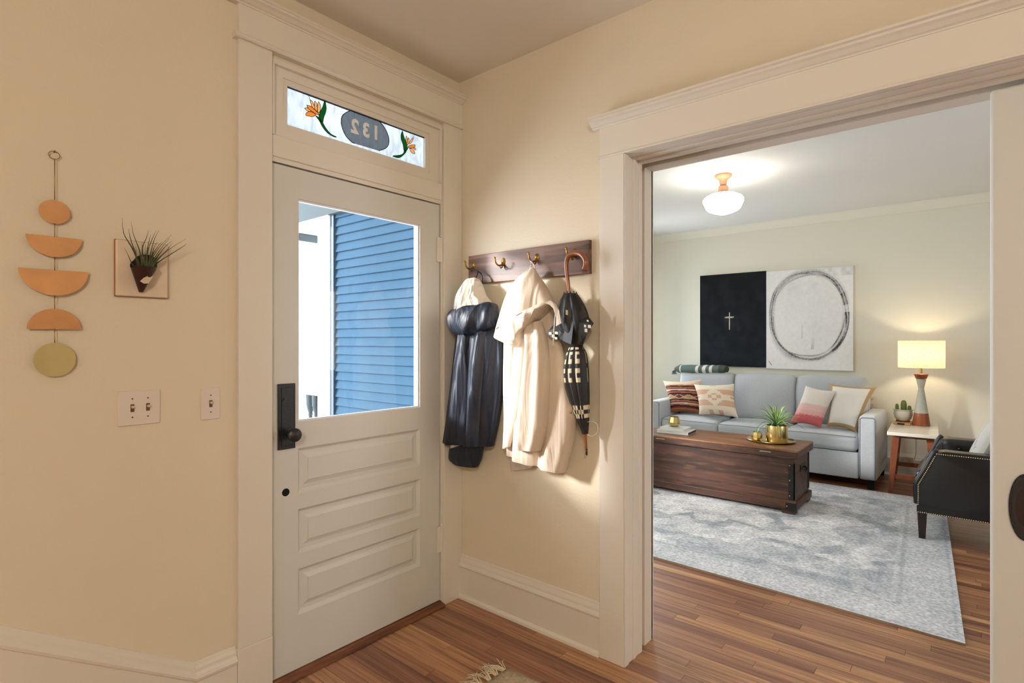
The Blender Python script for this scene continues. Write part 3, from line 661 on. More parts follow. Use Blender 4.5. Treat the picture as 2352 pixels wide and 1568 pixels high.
prism('overlap_flap', [q4(665, 1075, .062), q4(720, 1025, .066), q4(830, 975, .058), q4(870, 950, .050), q4(845, 1040, .052), q4(790, 1110, .056), q4(720, 1110, .062)], (1, 0, 0), .0015, M_board, P)
lathe_x('rivet', [(.0035, 0), (.003, .002), (0, .003)], tuple(q4(718, 720, .0245)), M_nail, P, 10)
LV = [[(680, 880), (560, 600), (440, 400), (408, 280), (400, 125)], [(640, 860), (590, 640), (520, 430), (495, 285)], [(700, 870), (660, 620), (570, 380), (533, 185)], [(620, 850), (555, 830), (490, 690), (432, 575)], [(740, 870), (700, 600), (760, 430), (798, 308)], [(700, 860), (695, 650), (700, 475)],
      [(770, 880), (780, 640), (850, 440), (905, 318)], [(790, 880), (820, 680), (880, 450), (950, 310)], [(760, 870), (770, 650), (800, 480), (830, 370)], [(800, 880), (850, 730), (960, 560), (1138, 375)], [(810, 880), (880, 740), (1000, 560), (1110, 430)], [(815, 880), (890, 760), (1040, 560), (1145, 470)],
      [(820, 885), (900, 770), (1060, 620), (1150, 500)], [(830, 890), (920, 770), (1100, 600), (1360, 435)], [(840, 890), (940, 790), (1290, 570), (1368, 505)], [(780, 880), (840, 700), (880, 560), (925, 490)], [(640, 860), (610, 700), (602, 545)], [(730, 880), (740, 700), (745, 520)], [(790, 880), (850, 690), (930, 560), (1000, 480)]]
for i, l in enumerate(LV):
    xs = np.linspace(.045, .062 + .012 * math.sin(i * 2.1), len(l))
    tube('leaf', [q4(a, b, xx) for (a, b), xx in zip(l, xs)], [.0028, .0022, .0013, .0007, .0003], M_leafd, P, 6, 14)
# ---- switches
def switch(name, label, y0, y1, z0, z1, ys):
    t = thing(name, label, 'light switch', (0, (y0 + y1) / 2, z0))
    box('cover_plate', 0, .0055, y0, y1, z0, z1, M_plate, t, .0028, 3)
    zc = (z0 + z1) / 2
    for y in ys:
        box('slot', .0050, .0058, y - .0055, y + .0055, zc - .0125, zc + .0125, M_screw, t)
        box('toggle', .0045, .017, y - .0035, y + .0035, zc + .000, zc + .008, M_toggle, t, .001, 2, Matrix.Translation((0, 0, 0)))
        for s in (-.030, .030): lathe_x('screw', [(.0026, 0), (.0022, .0010), (0, .0013)], (.0055, y, zc + s), M_screw, t, 10)
switch('light_switch', 'double white toggle switch plate below the air plant plaque', -1.527, -1.408, 1.077, 1.190, (-1.488, -1.444))
switch('light_switch', 'single white toggle switch plate beside the front door casing', -1.280, -1.216, 1.071, 1.184, (-1.248,))
# ---- coat rack
RK = thing('coat_rack', 'walnut board coat rack with four brass hooks', 'coat rack', (.45, 0, 1.645))
box('rack_board', .090, .822, -.022, 0, 1.646, 1.792, M_walnut, RK, .0015)
for hx in (.128, .330, .537, .746):
    hz = 1.742
    h = lathe_y('hook_plate', [(.0125, 0), (.0125, .002), (.009, .0045), (0, .006)], (hx, -.022, hz), M_hook, RK, 20, sz=1.5)
    for s in (-.011, .008): ball('screw', (hx, -.027, hz + s), .0028, M_screw, h, 8, 6)
    tube('hook_arm', [(hx, -.024, hz - .004), (hx, -.036, hz - .018), (hx, -.060, hz - .022), (hx, -.078, hz - .010), (hx, -.085, hz + .008)], [.0055, .0048, .0042, .004, .0036], M_hook, RK, 8, 16)
    ball('hook_tip', (hx, -.0855, hz + .011), .006, M_hook, RK, 10, 8)
    tube('lower_hook', [(hx, -.025, hz - .014), (hx, -.034, hz - .030), (hx, -.043, hz - .032), (hx, -.050, hz - .024)], [.004, .0034, .003, .003], M_hook, RK, 8, 10)
# ---- navy raincoat
NC = thing('raincoat', 'navy raincoat with pale lined hood hanging by the front door', 'coat', (.10, -.09, .80))
fn = lambda u, v: .026 * v * math.cos(2 * PI * (2.6 * u + .15)) * (1 - .3 * v) + .013 * v * math.cos(2 * PI * (5.3 * u + .5))
loft('coat_body', [(712, 1064, 706, 1126, -.02, -.10), (745, 1054, 745, 1140, -.02, -.125), (790, 1050, 785, 1155, -.015, -.135), (880, 1040, 880, 1154, -.012, -.140), (960, 1029, 965, 1143, -.012, -.142), (1012, 1020, 1024, 1130, -.012, -.145)], M_navy, NC, fn)
loft('sleeve', [(745, 1058, 745, 1084, -.09, -.135), (800, 1052, 800, 1082, -.09, -.155), (880, 1040, 880, 1079, -.09, -.165), (960, 1028, 960, 1078, -.09, -.168), (1014, 1019, 1020, 1077, -.09, -.166)], M_navy, NC, lambda u, v: .006 * math.cos(9 * u + 3 * v))
loft('sleeve', [(760, 1086, 760, 1120, -.09, -.140), (860, 1080, 860, 1112, -.09, -.168), (950, 1077, 950, 1104, -.09, -.172), (1022, 1076, 1024, 1100, -.09, -.170)], M_navy, NC, lambda u, v: .006 * math.cos(8 * u + 2 * v + 1))
loft('inner_hem', [(1000, 1040, 1005, 1112, -.03, -.11), (1030, 1034, 1035, 1107, -.03, -.11), (1050, 1033, 1055, 1103, -.03, -.11), (1063, 1046, 1072, 1096, -.03, -.10)], M_navy, NC)
loft('lining_hem', [(1008, 1034, 1010, 1074, -.10, -.117), (1020, 1034, 1014, 1072, -.10, -.117), (1029, 1033, 1020, 1064, -.10, -.117)], M_lining, NC, M=24, N=8)
loft('hood_lining', [(637, 1086, 636, 1091, -.085, -.095), (642, 1074, 641, 1099, -.06, -.12), (655, 1065, 655, 1105, -.05, -.135), (675, 1054, 675, 1111, -.04, -.150), (695, 1050, 690, 1122, -.03, -.155), (718, 1048, 705, 1132, -.03, -.150)], M_lining, NC, lambda u, v: .020 * math.cos(2 * PI * (2.4 * u + .1)) * v + .008 * math.cos(2 * PI * (5.2 * u + .3)) * v)
loft('hood', [(716, 1062, 692, 1124, -.06, -.150), (712, 1046, 697, 1136, -.03, -.175), (726, 1036, 712, 1138, -.025, -.195), (745, 1040, 735, 1138, -.025, -.200), (762, 1050, 752, 1132, -.03, -.185), (772, 1070, 768, 1108, -.05, -.150)], M_navy, NC, lambda u, v: .012 * math.sin(2 * PI * (1.8 * u + .3)) + .006 * math.sin(23 * u + 9 * v), sup=2.2)
tube('hanger_loop', [py_(1092, 640, -.085), py_(1097, 622, -.065), (.128, -.058, 1.722), py_(1104, 626, -.055), py_(1108, 648, -.07)], .0035, M_black, NC, 6, 16)
# ---- off-white raincoat
WC = thing('raincoat', 'off-white raincoat with hood hanging next to the umbrella', 'coat', (.52, -.09, .75))
fb = lambda u, v: .017 * v * math.cos(2 * PI * (1.9 * u + .35)) + .010 * v * math.cos(2 * PI * (4.1 * u))
loft('coat_body', [(700, 1185, 700, 1262, -.03, -.09), (740, 1166, 735, 1280, -.02, -.105), (790, 1160, 785, 1288, -.015, -.115), (860, 1161, 855, 1303, -.012, -.120), (940, 1164, 945, 1319, -.012, -.125), (1000, 1166, 1010, 1316, -.012, -.125), (1043, 1167, 1084, 1297, -.012, -.122)], M_coat, WC, fb)
loft('back_panel', [(1000, 1168, 1010, 1240, -.006, -.025), (1050, 1170, 1050, 1236, -.006, -.025), (1080, 1174, 1074, 1222, -.006, -.02)], M_coat, WC, M=24, N=10)
loft('sleeve', [(750, 1206, 735, 1244, -.09, -.140), (800, 1211, 790, 1256, -.09, -.165), (870, 1203, 870, 1260, -.09, -.175), (950, 1193, 950, 1258, -.09, -.178), (1000, 1190, 1000, 1251, -.09, -.175), (1028, 1188, 1034, 1240, -.09, -.168)], M_coat, WC, lambda u, v: .012 * max(0, math.cos(PI * (u - .30) * 1.6)) - .006 * math.cos(12 * u))
loft('front_edge', [(775, 1158, 775, 1184, -.10, -.125), (880, 1157, 880, 1176, -.10, -.130), (960, 1159, 960, 1172, -.10, -.130), (1028, 1157, 1028, 1167, -.09, -.122)], M_coat, WC, M=24, N=14)
loft('front_edge', [(775, 1186, 775, 1206, -.11, -.140), (880, 1172, 880, 1200, -.11, -.142), (960, 1164, 960, 1190, -.11, -.140), (1025, 1160, 1025, 1172, -.10, -.128)], M_coat, WC, M=24, N=14)
loft('hood', [(613, 1219, 612, 1225, -.075, -.085), (622, 1211, 622, 1231, -.06, -.105), (640, 1192, 634, 1237, -.05, -.135), (665, 1177, 646, 1245, -.04, -.165), (695, 1166, 660, 1253, -.03, -.185), (730, 1155, 676, 1262, -.03, -.195), (766, 1143, 693, 1270, -.03, -.195)], M_coat, WC, lambda u, v: .012 * math.cos(2 * PI * (2.3 * u + .55)) * v, sup=2.2)
loft('hood_band', [(760, 1146, 690, 1266, -.06, -.200), (775, 1140, 696, 1268, -.06, -.205), (786, 1160, 708, 1256, -.06, -.200), (796, 1182, 732, 1234, -.07, -.190), (796, 1194, 750, 1212, -.10, -.165)], M_coat, WC, lambda u, v: .004 * math.cos(60 * u), sup=2.2)
prism('hood_flap', [py_(a, b, c) for a, b, c in ((1250, 694, -.190), (1264, 688, -.192), (1275, 697, -.180), (1283, 712, -.168), (1289, 741, -.150), (1277, 748, -.146), (1278, 728, -.158), (1272, 708, -.170), (1263, 699, -.180))], (0, 1, 0), .007, M_coat, WC)
tube('drawstring', [py_(1276, 720, -.185), py_(1273, 750, -.19), py_(1271, 792, -.185)], .0022, M_lining, WC, 6, 12)
tube('hanger_loop', [py_(1218, 614, -.080), py_(1221, 603, -.075), (.537, -.070, 1.722), py_(1226, 606, -.075), py_(1229, 617, -.080)], .0025, M_lining, WC, 6, 16)
ball('snap_button', py_(1311, 946, -.10), .0045, M_edge, WC, 10, 6)
# ---- umbrella
U = thing('umbrella', 'black and white checked umbrella with curved cane handle', 'umbrella', (.80, -.08, .83))
uy = -.075
hp = [py_(1308, 680, uy), py_(1305, 650, uy), py_(1301, 612, uy), py_(1304, 590, uy), py_(1317, 580, uy), py_(1334, 582, uy), py_(1344, 595, uy), py_(1345, 607, uy), py_(1341, 618, uy)]
tube('handle', hp, [.0075, .0085, .0095, .0105, .0112, .0112, .0112, .0112, .0105], M_handle, U, 14, 60)
def chk(u, v, s, bands, nu, nv):
    wht = L3(220, 206, 178); blk = L3(20, 19, 21)
    for (a, b, mode) in bands:
        if a <= v < b:
            i = int(u * nu); j = int((v - a) / (b - a) * nv)
            if mode == 0: return wht if (i + j) % 2 == 0 else blk
            if mode == 1: return wht if ((i % 3 == 0 and j % 4 != 1) or (i % 3 == 1 and j % 2 == 0)) else blk
    return blk
lobes = lambda k, a: (lambda u, v: a * abs(math.sin(k * PI * u)) * math.sin(PI * min(1, v * 1.1)))
loft('canopy_panel', [(672, 1297, 672, 1324, -.055, -.095), (690, 1291, 686, 1333, -.045, -.112), (715, 1284, 708, 1344, -.035, -.122), (742, 1284, 735, 1350, -.03, -.122), (768, 1296, 765, 1345, -.04, -.115), (796, 1311, 794, 1336, -.055, -.100)], M_umb, U, lobes(3, .014), M=64, N=40, colfn=lambda u, v, s: L3(20, 19, 21))
lower = loft('rolled_canopy', [(795, 1310, 794, 1337, -.055, -.100), (815, 1305, 812, 1345, -.045, -.115), (850, 1301, 848, 1349, -.04, -.12), (885, 1304, 885, 1351, -.045, -.118), (930, 1318, 930, 1352, -.05, -.108), (970, 1331, 968, 1351, -.055, -.10), (996, 1339, 995, 1350, -.065, -.09)], M_umb, U, lobes(3, .012), M=120, N=150, colfn=lambda u, v, s: chk(u, v, s, ((.02, .46, 1), (.66, .78, 0)), 9, 9 if v < .6 else 3))
for nm, pts, yy in (('flap', [(1296, 715), (1275, 740), (1256, 764), (1268, 776), (1285, 778), (1300, 790), (1312, 790), (1318, 740)], -.118), ('flap', [(1338, 700), (1350, 725), (1363, 741), (1350, 762), (1341, 775), (1338, 792), (1328, 790), (1322, 740)], -.112)):
    prism(nm, [py_(a, b, yy + .012 * math.sin(i * 1.7)) for i, (a, b) in enumerate(pts)], (0, 1, 0), .004, mat('black_cloth', lin(20, 19, 21), .55) if nm == 'flap' and yy < -.115 else bpy.data.materials['black_cloth'], U)
M_chk = mat('white_check', lin(220, 206, 178), .6)
for cx_, cy_, w, h, yy in ((1264, 764, 6, 6, -.131), (1271, 770, 6, 7, -.131), (1278, 763, 7, 6, -.131), (1277, 775, 6, 5, -.131), (1346, 757, 6, 8, -.125), (1354, 748, 7, 7, -.125), (1344, 747, 5, 6, -.125), (1302, 716, 5, 11, -.138), (1350, 735, 4, 4, -.125)):
    prism('check_patch', [py_(cx_ - w / 2, cy_ - h / 2, yy), py_(cx_ + w / 2, cy_ - h / 2 + 1, yy), py_(cx_ + w / 2, cy_ + h / 2 + 1, yy), py_(cx_ - w / 2, cy_ + h / 2, yy)], (0, 1, 0), .001, M_chk, U)
for i, (a, b) in enumerate(((1296, 672), (1303, 670), (1311, 671), (1318, 670), (1324, 672))): tube('rib_tip', [py_(a + 1, b + 10, uy - .015), py_(a, b - 3, uy - .015)], .0022, M_black, U, 6)
tube('shaft', [py_(1344, 985, -.078), py_(1347, 1030, -.078)], [.0068, .0048], M_handle, U, 10, 6); tube('ferrule', [py_(1347, 1030, -.078), py_(1348, 1044, -.078)], [.0052, .0036], M_black, U, 10, 2)
tube('closing_strap', [py_(1349, 997, -.085), py_(1362, 1000, -.08), py_(1373, 990, -.075), py_(1371, 972, -.075), py_(1358, 966, -.08), py_(1350, 968, -.09)], .0011, M_lining, U, 6, 24)
# ---- hall rug
HR = thing('hall_rug', 'jute coloured hall rug corner with knotted cream fringe', 'rug', (1.3, -.9, 0))
def hrp(u, v): return Vector((.612 + u * 1.5 + .02 * (1 - v), -.342 - v * .95 + u * .06, .009 + .0015 * math.sin(40 * u) * math.sin(37 * v)))
v = []; f = []; nu, nv = 60, 40
for lay in range(2):
    for j in range(nv + 1):
        for i in range(nu + 1):
            p = hrp(i / nu, j / nv); v.append((p.x, p.y, p.z if lay == 0 else .0005))
n1 = (nu + 1) * (nv + 1)
for j in range(nv):
    for i in range(nu): a = j * (nu + 1) + i; f.append((a, a + 1, a + nu + 2, a + nu + 1))
bord = [i for i in range(nu + 1)] + [j * (nu + 1) + nu for j in range(1, nv + 1)] + [nv * (nu + 1) + i for i in range(nu - 1, -1, -1)] + [j * (nu + 1) for j in range(nv - 1, 0, -1)]
for a, b in zip(bord, bord[1:] + bord[:1]): f.append((a, n1 + a, n1 + b, b))
raw('rug_body', v, f, M_jute, HR, True, recalc=True)
rg = random.Random(5); parts = []
for k in range(22):
    base = hrp(0, (k + .5) / 22)
    for s in range(12):
        b0 = Vector((base.x + .004, base.y + rg.uniform(-.008, .008), .006)); an = rg.uniform(-1.0, 1.0); ln = rg.uniform(.055, .105)
        mid = b0 + Vector((-ln * .5, math.sin(an) * ln * .3, rg.uniform(.004, .016))); end = b0 + Vector((-ln * math.cos(an) , math.sin(an) * ln * .9, rg.uniform(.002, .007) - .003))
        parts.append(tube_vf(spline([b0, mid, end], 5), .0016, 5))
o = joined('fringe', parts, M_fringe, HR); o['kind'] = 'stuff'
# ---- ceiling lights
def ceiling_light(label, loc, power):
    t = thing('ceiling_light', label, 'ceiling light', loc, 'schoolhouse ceiling lights')
    lathe('canopy', [(.068, 0), (.070, -.010), (.062, -.022), (.050, -.030), (.034, -.044), (.030, -.060), (.026, -.078), (.024, -.088)], loc, M_nickel, t, 40)
    lathe('fitter', [(.026, -.088), (.038, -.098), (.040, -.112), (.038, -.128), (.040, -.134), (.060, -.146), (.078, -.158), (.080, -.166)], loc, M_nickel, t, 40)
    g = lathe('glass_globe', [(.078, -.156), (.110, -.166), (.146, -.186), (.160, -.205), (.160, -.220), (.148, -.246), (.134, -.278), (.120, -.292), (.080, -.310), (.030, -.326), (0, -.329)], loc, emit('lit_opal_glass', (1.0, .94, .83, 1), power), t, 32)
    return t
ceiling_light('lit schoolhouse ceiling light in the living room', (.515, 2.54, CEIL), 21)
ceiling_light('lit schoolhouse ceiling light in the hall overhead', (3.4, -3.7, CEIL), 230)

# ================================================================== LIVING ROOM
# ---- rug
def hash2(i, j): 
    v = math.sin(i * 127.1 + j * 311.7) * 43758.5453; return v - math.floor(v)
def vnoise(x, y):
    i, j = math.floor(x), math.floor(y); a, b = x - i, y - j; a = a * a * (3 - 2 * a); b = b * b * (3 - 2 * b)
    return (hash2(i, j) * (1 - a) + hash2(i + 1, j) * a) * (1 - b) + (hash2(i, j + 1) * (1 - a) + hash2(i + 1, j + 1) * a) * b
def fbm(x, y): return .5 * vnoise(x, y) + .27 * vnoise(2.1 * x + 5, 2.1 * y) + .15 * vnoise(4.3 * x, 4.3 * y + 3) + .08 * vnoise(9.1 * x, 9.1 * y)
RC = [Vector((-1.15, 1.17, 0)), Vector((2.072, 1.092, 0)), Vector((1.915, 3.79, 0)), Vector((-1.15, 3.79, 0))]
def rugP(u, v): 
    p = RC[0].lerp(RC[1], u).lerp(RC[3].lerp(RC[2], u), v); return Vector((p.x, p.y, .012))
lt = np.array(L3(246, 246, 249)); dk = np.array(L3(170, 177, 187)); md = np.array(L3(184, 187, 190))
def rugc(u, v):
    x = u * 3.15; y = v * 2.66
    m = min(3.15 - x, y, 2.66 - y); wob = (fbm(x * 5, y * 5) - .5) * .22; n = fbm(x * 9 + 3, y * 9)
    if m < .28: t = .45 + (.25 if .235 < m < .26 or .02 < m < .035 else 0) + .5 * (n - .5)
    else:
        cx, cy = 1.55, 1.33; dx, dy = (x - cx), (y - cy); a = math.atan2(dy, dx); r = math.hypot(dx / 1.35, dy / 1.0) + wob
        lob = .07 * math.cos(8 * a) + .03 * math.cos(16 * a)
        ring = r + lob
        if ring < .42: t = .16
        elif ring < .52: t = .8
        elif ring < .78: t = .28
        elif ring < .88: t = .72
        else: t = .30 + .35 * (fbm(x * 3, y * 3) > .52)
        # small clustered motifs
        mx, my = x * 7 % 1 - .5, y * 7 % 1 - .5
        if math.hypot(mx, my) < .28 and fbm(x * 4 + 9, y * 4) > .5: t += .22
        t += 1.1 * (n - .5)
    t = min(1, max(0, t)); c = lt * (1 - t) + dk * t
    return tuple(c)
RG = thing('area_rug', 'faded grey blue medallion area rug under the wooden trunk', 'rug', (.4, 2.45, 0))
colgrid('pile', rugP, 260, 216, rugc, M_rug, RG, smooth=False)
k = [rugP(0, 0), rugP(1, 0), rugP(1, 1), rugP(0, 1)]
raw('bound_edge', [(*p.xy, .0118) for p in k] + [(*p.xy, .0005) for p in k], [(0, 1, 5, 4), (1, 2, 6, 5), (2, 3, 7, 6), (3, 0, 4, 7)], mat('rug_edge', lin(166, 150, 128), .95), RG)
# ---- trunk
TR = thing('storage_chest', 'old dark wooden trunk with iron straps used as coffee table', 'trunk', (.4, 2.85, .0125))
tx0, tx1, ty0, ty1 = -.27, 1.035, 2.60, 3.10
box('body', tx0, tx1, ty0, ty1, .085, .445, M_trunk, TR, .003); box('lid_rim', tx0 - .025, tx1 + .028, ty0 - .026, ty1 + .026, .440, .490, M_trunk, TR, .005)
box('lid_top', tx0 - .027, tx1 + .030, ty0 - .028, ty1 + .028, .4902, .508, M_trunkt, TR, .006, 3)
box('base_moulding', tx0 - .020, tx1 + .020, ty0 - .020, ty1 + .020, .040, .100, M_trunk, TR, .006); sweep('base_bevel', [(0, .100), (.020, .100), (.002, .116), (0, .116)], (tx0, ty0, 0), (tx1 + .018, ty0, 0), (0, -1, 0), M_trunk, TR)
for a in (tx0 - .01, tx1 - .085):
    for b in (ty0 - .015, ty1 - .07): box('foot', a, a + .095, b, b + .085, .0125, .042, M_trunk, TR, .003)
box('corner_strap', tx1 - .040, tx1 + .003, ty0 - .003, ty0 + .012, .120, .400, M_strap, TR); box('corner_strap', tx1 - .002, tx1 + .003, ty0 - .003, ty0 + .040, .120, .400, M_strap, TR)
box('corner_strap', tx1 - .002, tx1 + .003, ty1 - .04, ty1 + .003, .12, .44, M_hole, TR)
cp = box('corner_plate', tx1 - .055, tx1 + .0225, ty0 - .0225, ty0 + .03, .046, .098, M_strap, TR)
for z in (.15, .27, .385): ball('stud', (tx1 - .030, ty0 - .004, z), .0055, M_nail, TR, 8, 6)
ball('stud', (tx1 - .045, ty0 - .023, .072), .006, M_nail, TR, 8, 6)
for a in (-.095, .79): box('lid_plate', a, a + .085, ty0 - .029, ty0 - .025, .474, .482, M_nail, TR)
tube('end_handle', [(tx1, 2.80, .335), (tx1 + .03, 2.81, .325), (tx1 + .034, 2.85, .300), (tx1 + .03, 2.89, .325), (tx1, 2.90, .335)], .007, M_strap, TR, 8, 16)
box('handle_plate', tx1, tx1 + .006, 2.79, 2.91, .31, .36, M_strap, TR)
TZ = .508
# ---- books, cup
def book(label, x0, x1, y0, y1, z0, z1, rot, cov, sp):
    c = Vector(((x0 + x1) / 2, (y0 + y1) / 2, z0)); t = thing('book', label, 'book', c, 'books on the trunk')
    M = Matrix.Translation(c) @ Matrix.Rotation(rot, 4, 'Z') @ Matrix.Translation(-c)
    box('pages', x0 + .004, x1 - .004, y0 + .004, y1, z0 + .003, z1 - .003, M_paper, t, 0, 1, M); box('cover', x0, x1, y0, y1, z1 - .003, z1, cov, t, 0, 1, M); box('cover', x0, x1, y0, y1, z0 + .0003, z0 + .003, cov, t, 0, 1, M); box('spine', x1 - .003, x1, y0, y1, z0 + .003, z1 - .003, sp, t, 0, 1, M)
book('pale book with dark spine, lowest of the pair on the trunk', -.16, .135, 2.71, 2.93, TZ + .0005, TZ + .026, .09, M_cover, M_coverd)
book('pale book lying under the gold cup on the trunk', -.14, .09, 2.735, 2.93, TZ + .0268, TZ + .048, .06, M_cover, M_cover)
cu = thing('candle_cup', 'small faceted gold cup standing on the books', 'candle cup', (-.045, 2.85, TZ + .0485))
lathe('cup', [(.030, 0), (.040, .006), (.054, .030), (.055, .040), (.050, .065), (.044, .090), (.040, .090), (.045, .066), (.0, .060)], (-.045, 2.85, TZ + .0485), M_gold, cu, 10, smooth=False)
# ---- tray and pots
ty_ = thing('tray', 'round gold tray on the wooden trunk', 'tray', (.79, 2.90, TZ))
lathe('tray_dish', [(0, .0005), (.165, .0005), (.182, .012), (.188, .016), (.186, .018), (.180, .015), (.162, .005), (0, .005)], (.79, 2.90, TZ), M_gold, ty_, 56)
def blade(name, base, tip, ctrl, w, m, parent, n=9):
    P = spline([base, ctrl, tip], n); v = []; f = []
    for i, p in enumerate(P):
        t = i / n; t_ = (P[min(i + 1, n)] - P[max(i - 1, 0)]).normalized(); s = t_.cross(Vector((0, 0, 1))); s = s.normalized() if s.length > .01 else Vector((1, 0, 0)); nn = s.cross(t_)
        ww = w * (1 - t) ** .7 * (.55 + .45 * min(1, t * 4)) + .0004
        v += [p - s * ww + nn * ww * .35, p - nn * ww * .3, p + s * ww + nn * ww * .35, p + nn * ww * .05]
    for i in range(n):
        for j in range(4): f.append((i * 4 + j, i * 4 + (j + 1) % 4, i * 4 + 4 + (j + 1) % 4, i * 4 + 4 + j))
    f += [(3, 2, 1, 0), (n * 4, n * 4 + 1, n * 4 + 2, n * 4 + 3)]
    return raw(name, v, f, m, parent, True, recalc=True)
pz = TZ + .0056; pc = Vector((.835, 2.895, pz))
PT = thing('potted_plant', 'spiky green air plant in a tall gold pot on the tray', 'plant', pc)
lathe('pot', [(.080, 0), (.084, .002), (.085, .006), (.085, .134), (.0845, .136), (.080, .136), (.080, .118), (0, .116)], pc, M_gold, PT, 56)
lathe('pebbles', [(.079, .110), (.075, .124), (.04, .130), (0, .134)], pc, M_hole, PT, 20)
rg = random.Random(11)
for i in range(46):
    a = i * 2.39996; lay = i / 46; el = math.radians(78 - 85 * lay ** .9 + rg.uniform(-8, 8)); ln = rg.uniform(.15, .235) * (1 if lay > .2 else .8)
    b0 = pc + Vector((.012 * math.cos(a), .012 * math.sin(a), .132 + .03 * (1 - lay))); dr = Vector((math.cos(a) * math.cos(el), math.sin(a) * math.cos(el), math.sin(el)))
    ct = b0 + dr * ln * .55 + Vector((0, 0, .018)); tp = b0 + dr * ln + Vector((0, 0, -.02 - .03 * rg.random() * lay))
    blade('leaf', b0, tp, ct, .0085, M_leaf if rg.random() < .68 else M_leaf2, PT)
sc_ = Vector((.690, 2.845, pz)); SP = thing('potted_plant', 'tiny grey green succulent in a small gold cup on the tray', 'plant', sc_)
lathe('pot', [(.030, 0), (.036, .004), (.046, .026), (.044, .046), (.036, .070), (.033, .070), (.038, .052), (0, .050)], sc_, M_gold, SP, 10, smooth=False)
for i in range(14):
    a = i * 2.39996; el = math.radians(75 - 55 * i / 14); ln = .05 + .012 * rg.random(); b0 = sc_ + Vector((0, 0, .052)); dr = Vector((math.cos(a) * math.cos(el), math.sin(a) * math.cos(el), math.sin(el)))
    blade('leaf', b0, b0 + dr * ln, b0 + dr * ln * .5 + Vector((0, 0, .004)), .006, M_ceram if i % 2 else M_leaf, SP, 6)
# ---- sofa
SF = thing('sofa', 'light grey three seat fabric sofa below the paintings', 'sofa', (.32, 4.25, 0))
sx0, sx1 = -.645, 1.288; sf, sb_ = 3.84, 4.66
box('base', sx0, sx1, sf + .012, sb_, .085, .325, M_sofa, SF, .012, 3)
for a, b in ((sx0 - .145, sx0), (sx1, sx1 + .145)):
    ar = rbox('arm', ((a + b) / 2, (sf + sb_) / 2, .085 + .29), (b - a, sb_ - sf, .58), .03, M_sofa, SF, (.006, .004, .008), 12)
    tube('piping', [(a + .014, sf + .001, .10), (a + .014, sf + .001, .64), (a + .03, sf + .001, .656), (b - .03, sf + .001, .656), (b - .014, sf + .001, .64), (b - .014, sf + .001, .10)], .0035, M_pipe, ar, 6)
rbox('back_frame', ((sx0 + sx1) / 2, 4.60, .46), (sx1 - sx0, .14, .74), .04, M_sofa, SF, n=8)
cw = (sx1 - sx0) / 3
for i in range(3):
    a = sx0 + i * cw; c = a + cw / 2
    st = rbox('seat_cushion', (c, sf + .345, .405), (cw - .004, .68, .145), .045, M_sofa, SF, (.004, .012, .028), 14, wob=.002, seed=i)
    tube('piping', [(a + .02, sf + .02, .468), (a + .05, sf + .001, .470), (c, sf - .010, .474), (a + cw - .05, sf + .001, .470), (a + cw - .02, sf + .02, .468)], .0032, M_pipe, st, 6, 20)
    tube('piping', [(a + .02, sf + .02, .340), (a + .05, sf + .003, .340), (c, sf - .010, .340), (a + cw - .05, sf + .003, .340), (a + cw - .02, sf + .02, .340)], .0032, M_pipe, st, 6, 20)
    bk = rbox('back_cushion', (c, 4.435, .725), (cw - .006, .19, .52), .055, M_sofa, SF, (.004, .045, .010), 16, Matrix.Rotation(math.radians(-10), 4, 'X'), wob=.004, seed=i + 9)
for x in (sx0 - .11, sx1 + .07):
    for y in (sf + .03, sb_ - .08): box('leg', x, x + .05, y, y + .05, .0, .09, M_hole, SF)
# ---- throw pillows
def pillow(name, label, corners, tdepth, colfn, n=44, border=None, parent_group='throw pillows on the sofa', back=(.8, .76, .7)):
    """corners: pixel corners TL TR BR BL with the depth of top and bottom edge"""
    (tl, tr, br, bl), yt, yb = corners[:4], corners[4], corners[5]
    A = [py_(*tl, yt), py_(*tr, yt), py_(*br, yb), py_(*bl, yb)]
    c = (A[2] + A[3]) / 2; t = thing(name, label, 'pillow', c, parent_group)
    nrm = ((A[1] - A[0]).cross(A[3] - A[0])).normalized()
    if nrm.y > 0: nrm = -nrm
    def mk(side):
        def Pf(u, v):
            uu, vv = 2 * u - 1, 2 * v - 1
            pu = u + .05 * uu * (vv * vv - 1) * abs(uu) ** 1.5 ; pv = v + .05 * vv * (uu * uu - 1) * abs(vv) ** 1.5
            p = A[0].lerp(A[1], pu).lerp(A[3].lerp(A[2], pu), pv)
            th = tdepth * ((1 - uu ** 4) * (1 - vv ** 4)) ** .6 * (1 - .25 * (uu * uu + vv * vv) / 2)
            return p + nrm * side * th
        return Pf
    colgrid('front_cover', mk(1), n, n, colfn, M_print, t); colgrid('back_cover', mk(-1), n // 2, n // 2, lambda u, v: back, M_print, t)
    if border:
        f0 = mk(0); e = [f0(u, 0) for u in np.linspace(0, 1, 16)] + [f0(1, v) for v in np.linspace(0, 1, 16)[1:]] + [f0(u, 1) for u in np.linspace(1, 0, 16)[1:]] + [f0(0, v) for v in np.linspace(1, 0, 16)[1:]]
        tube('edge_trim', e, border[1], border[0], t, 8)
    return t
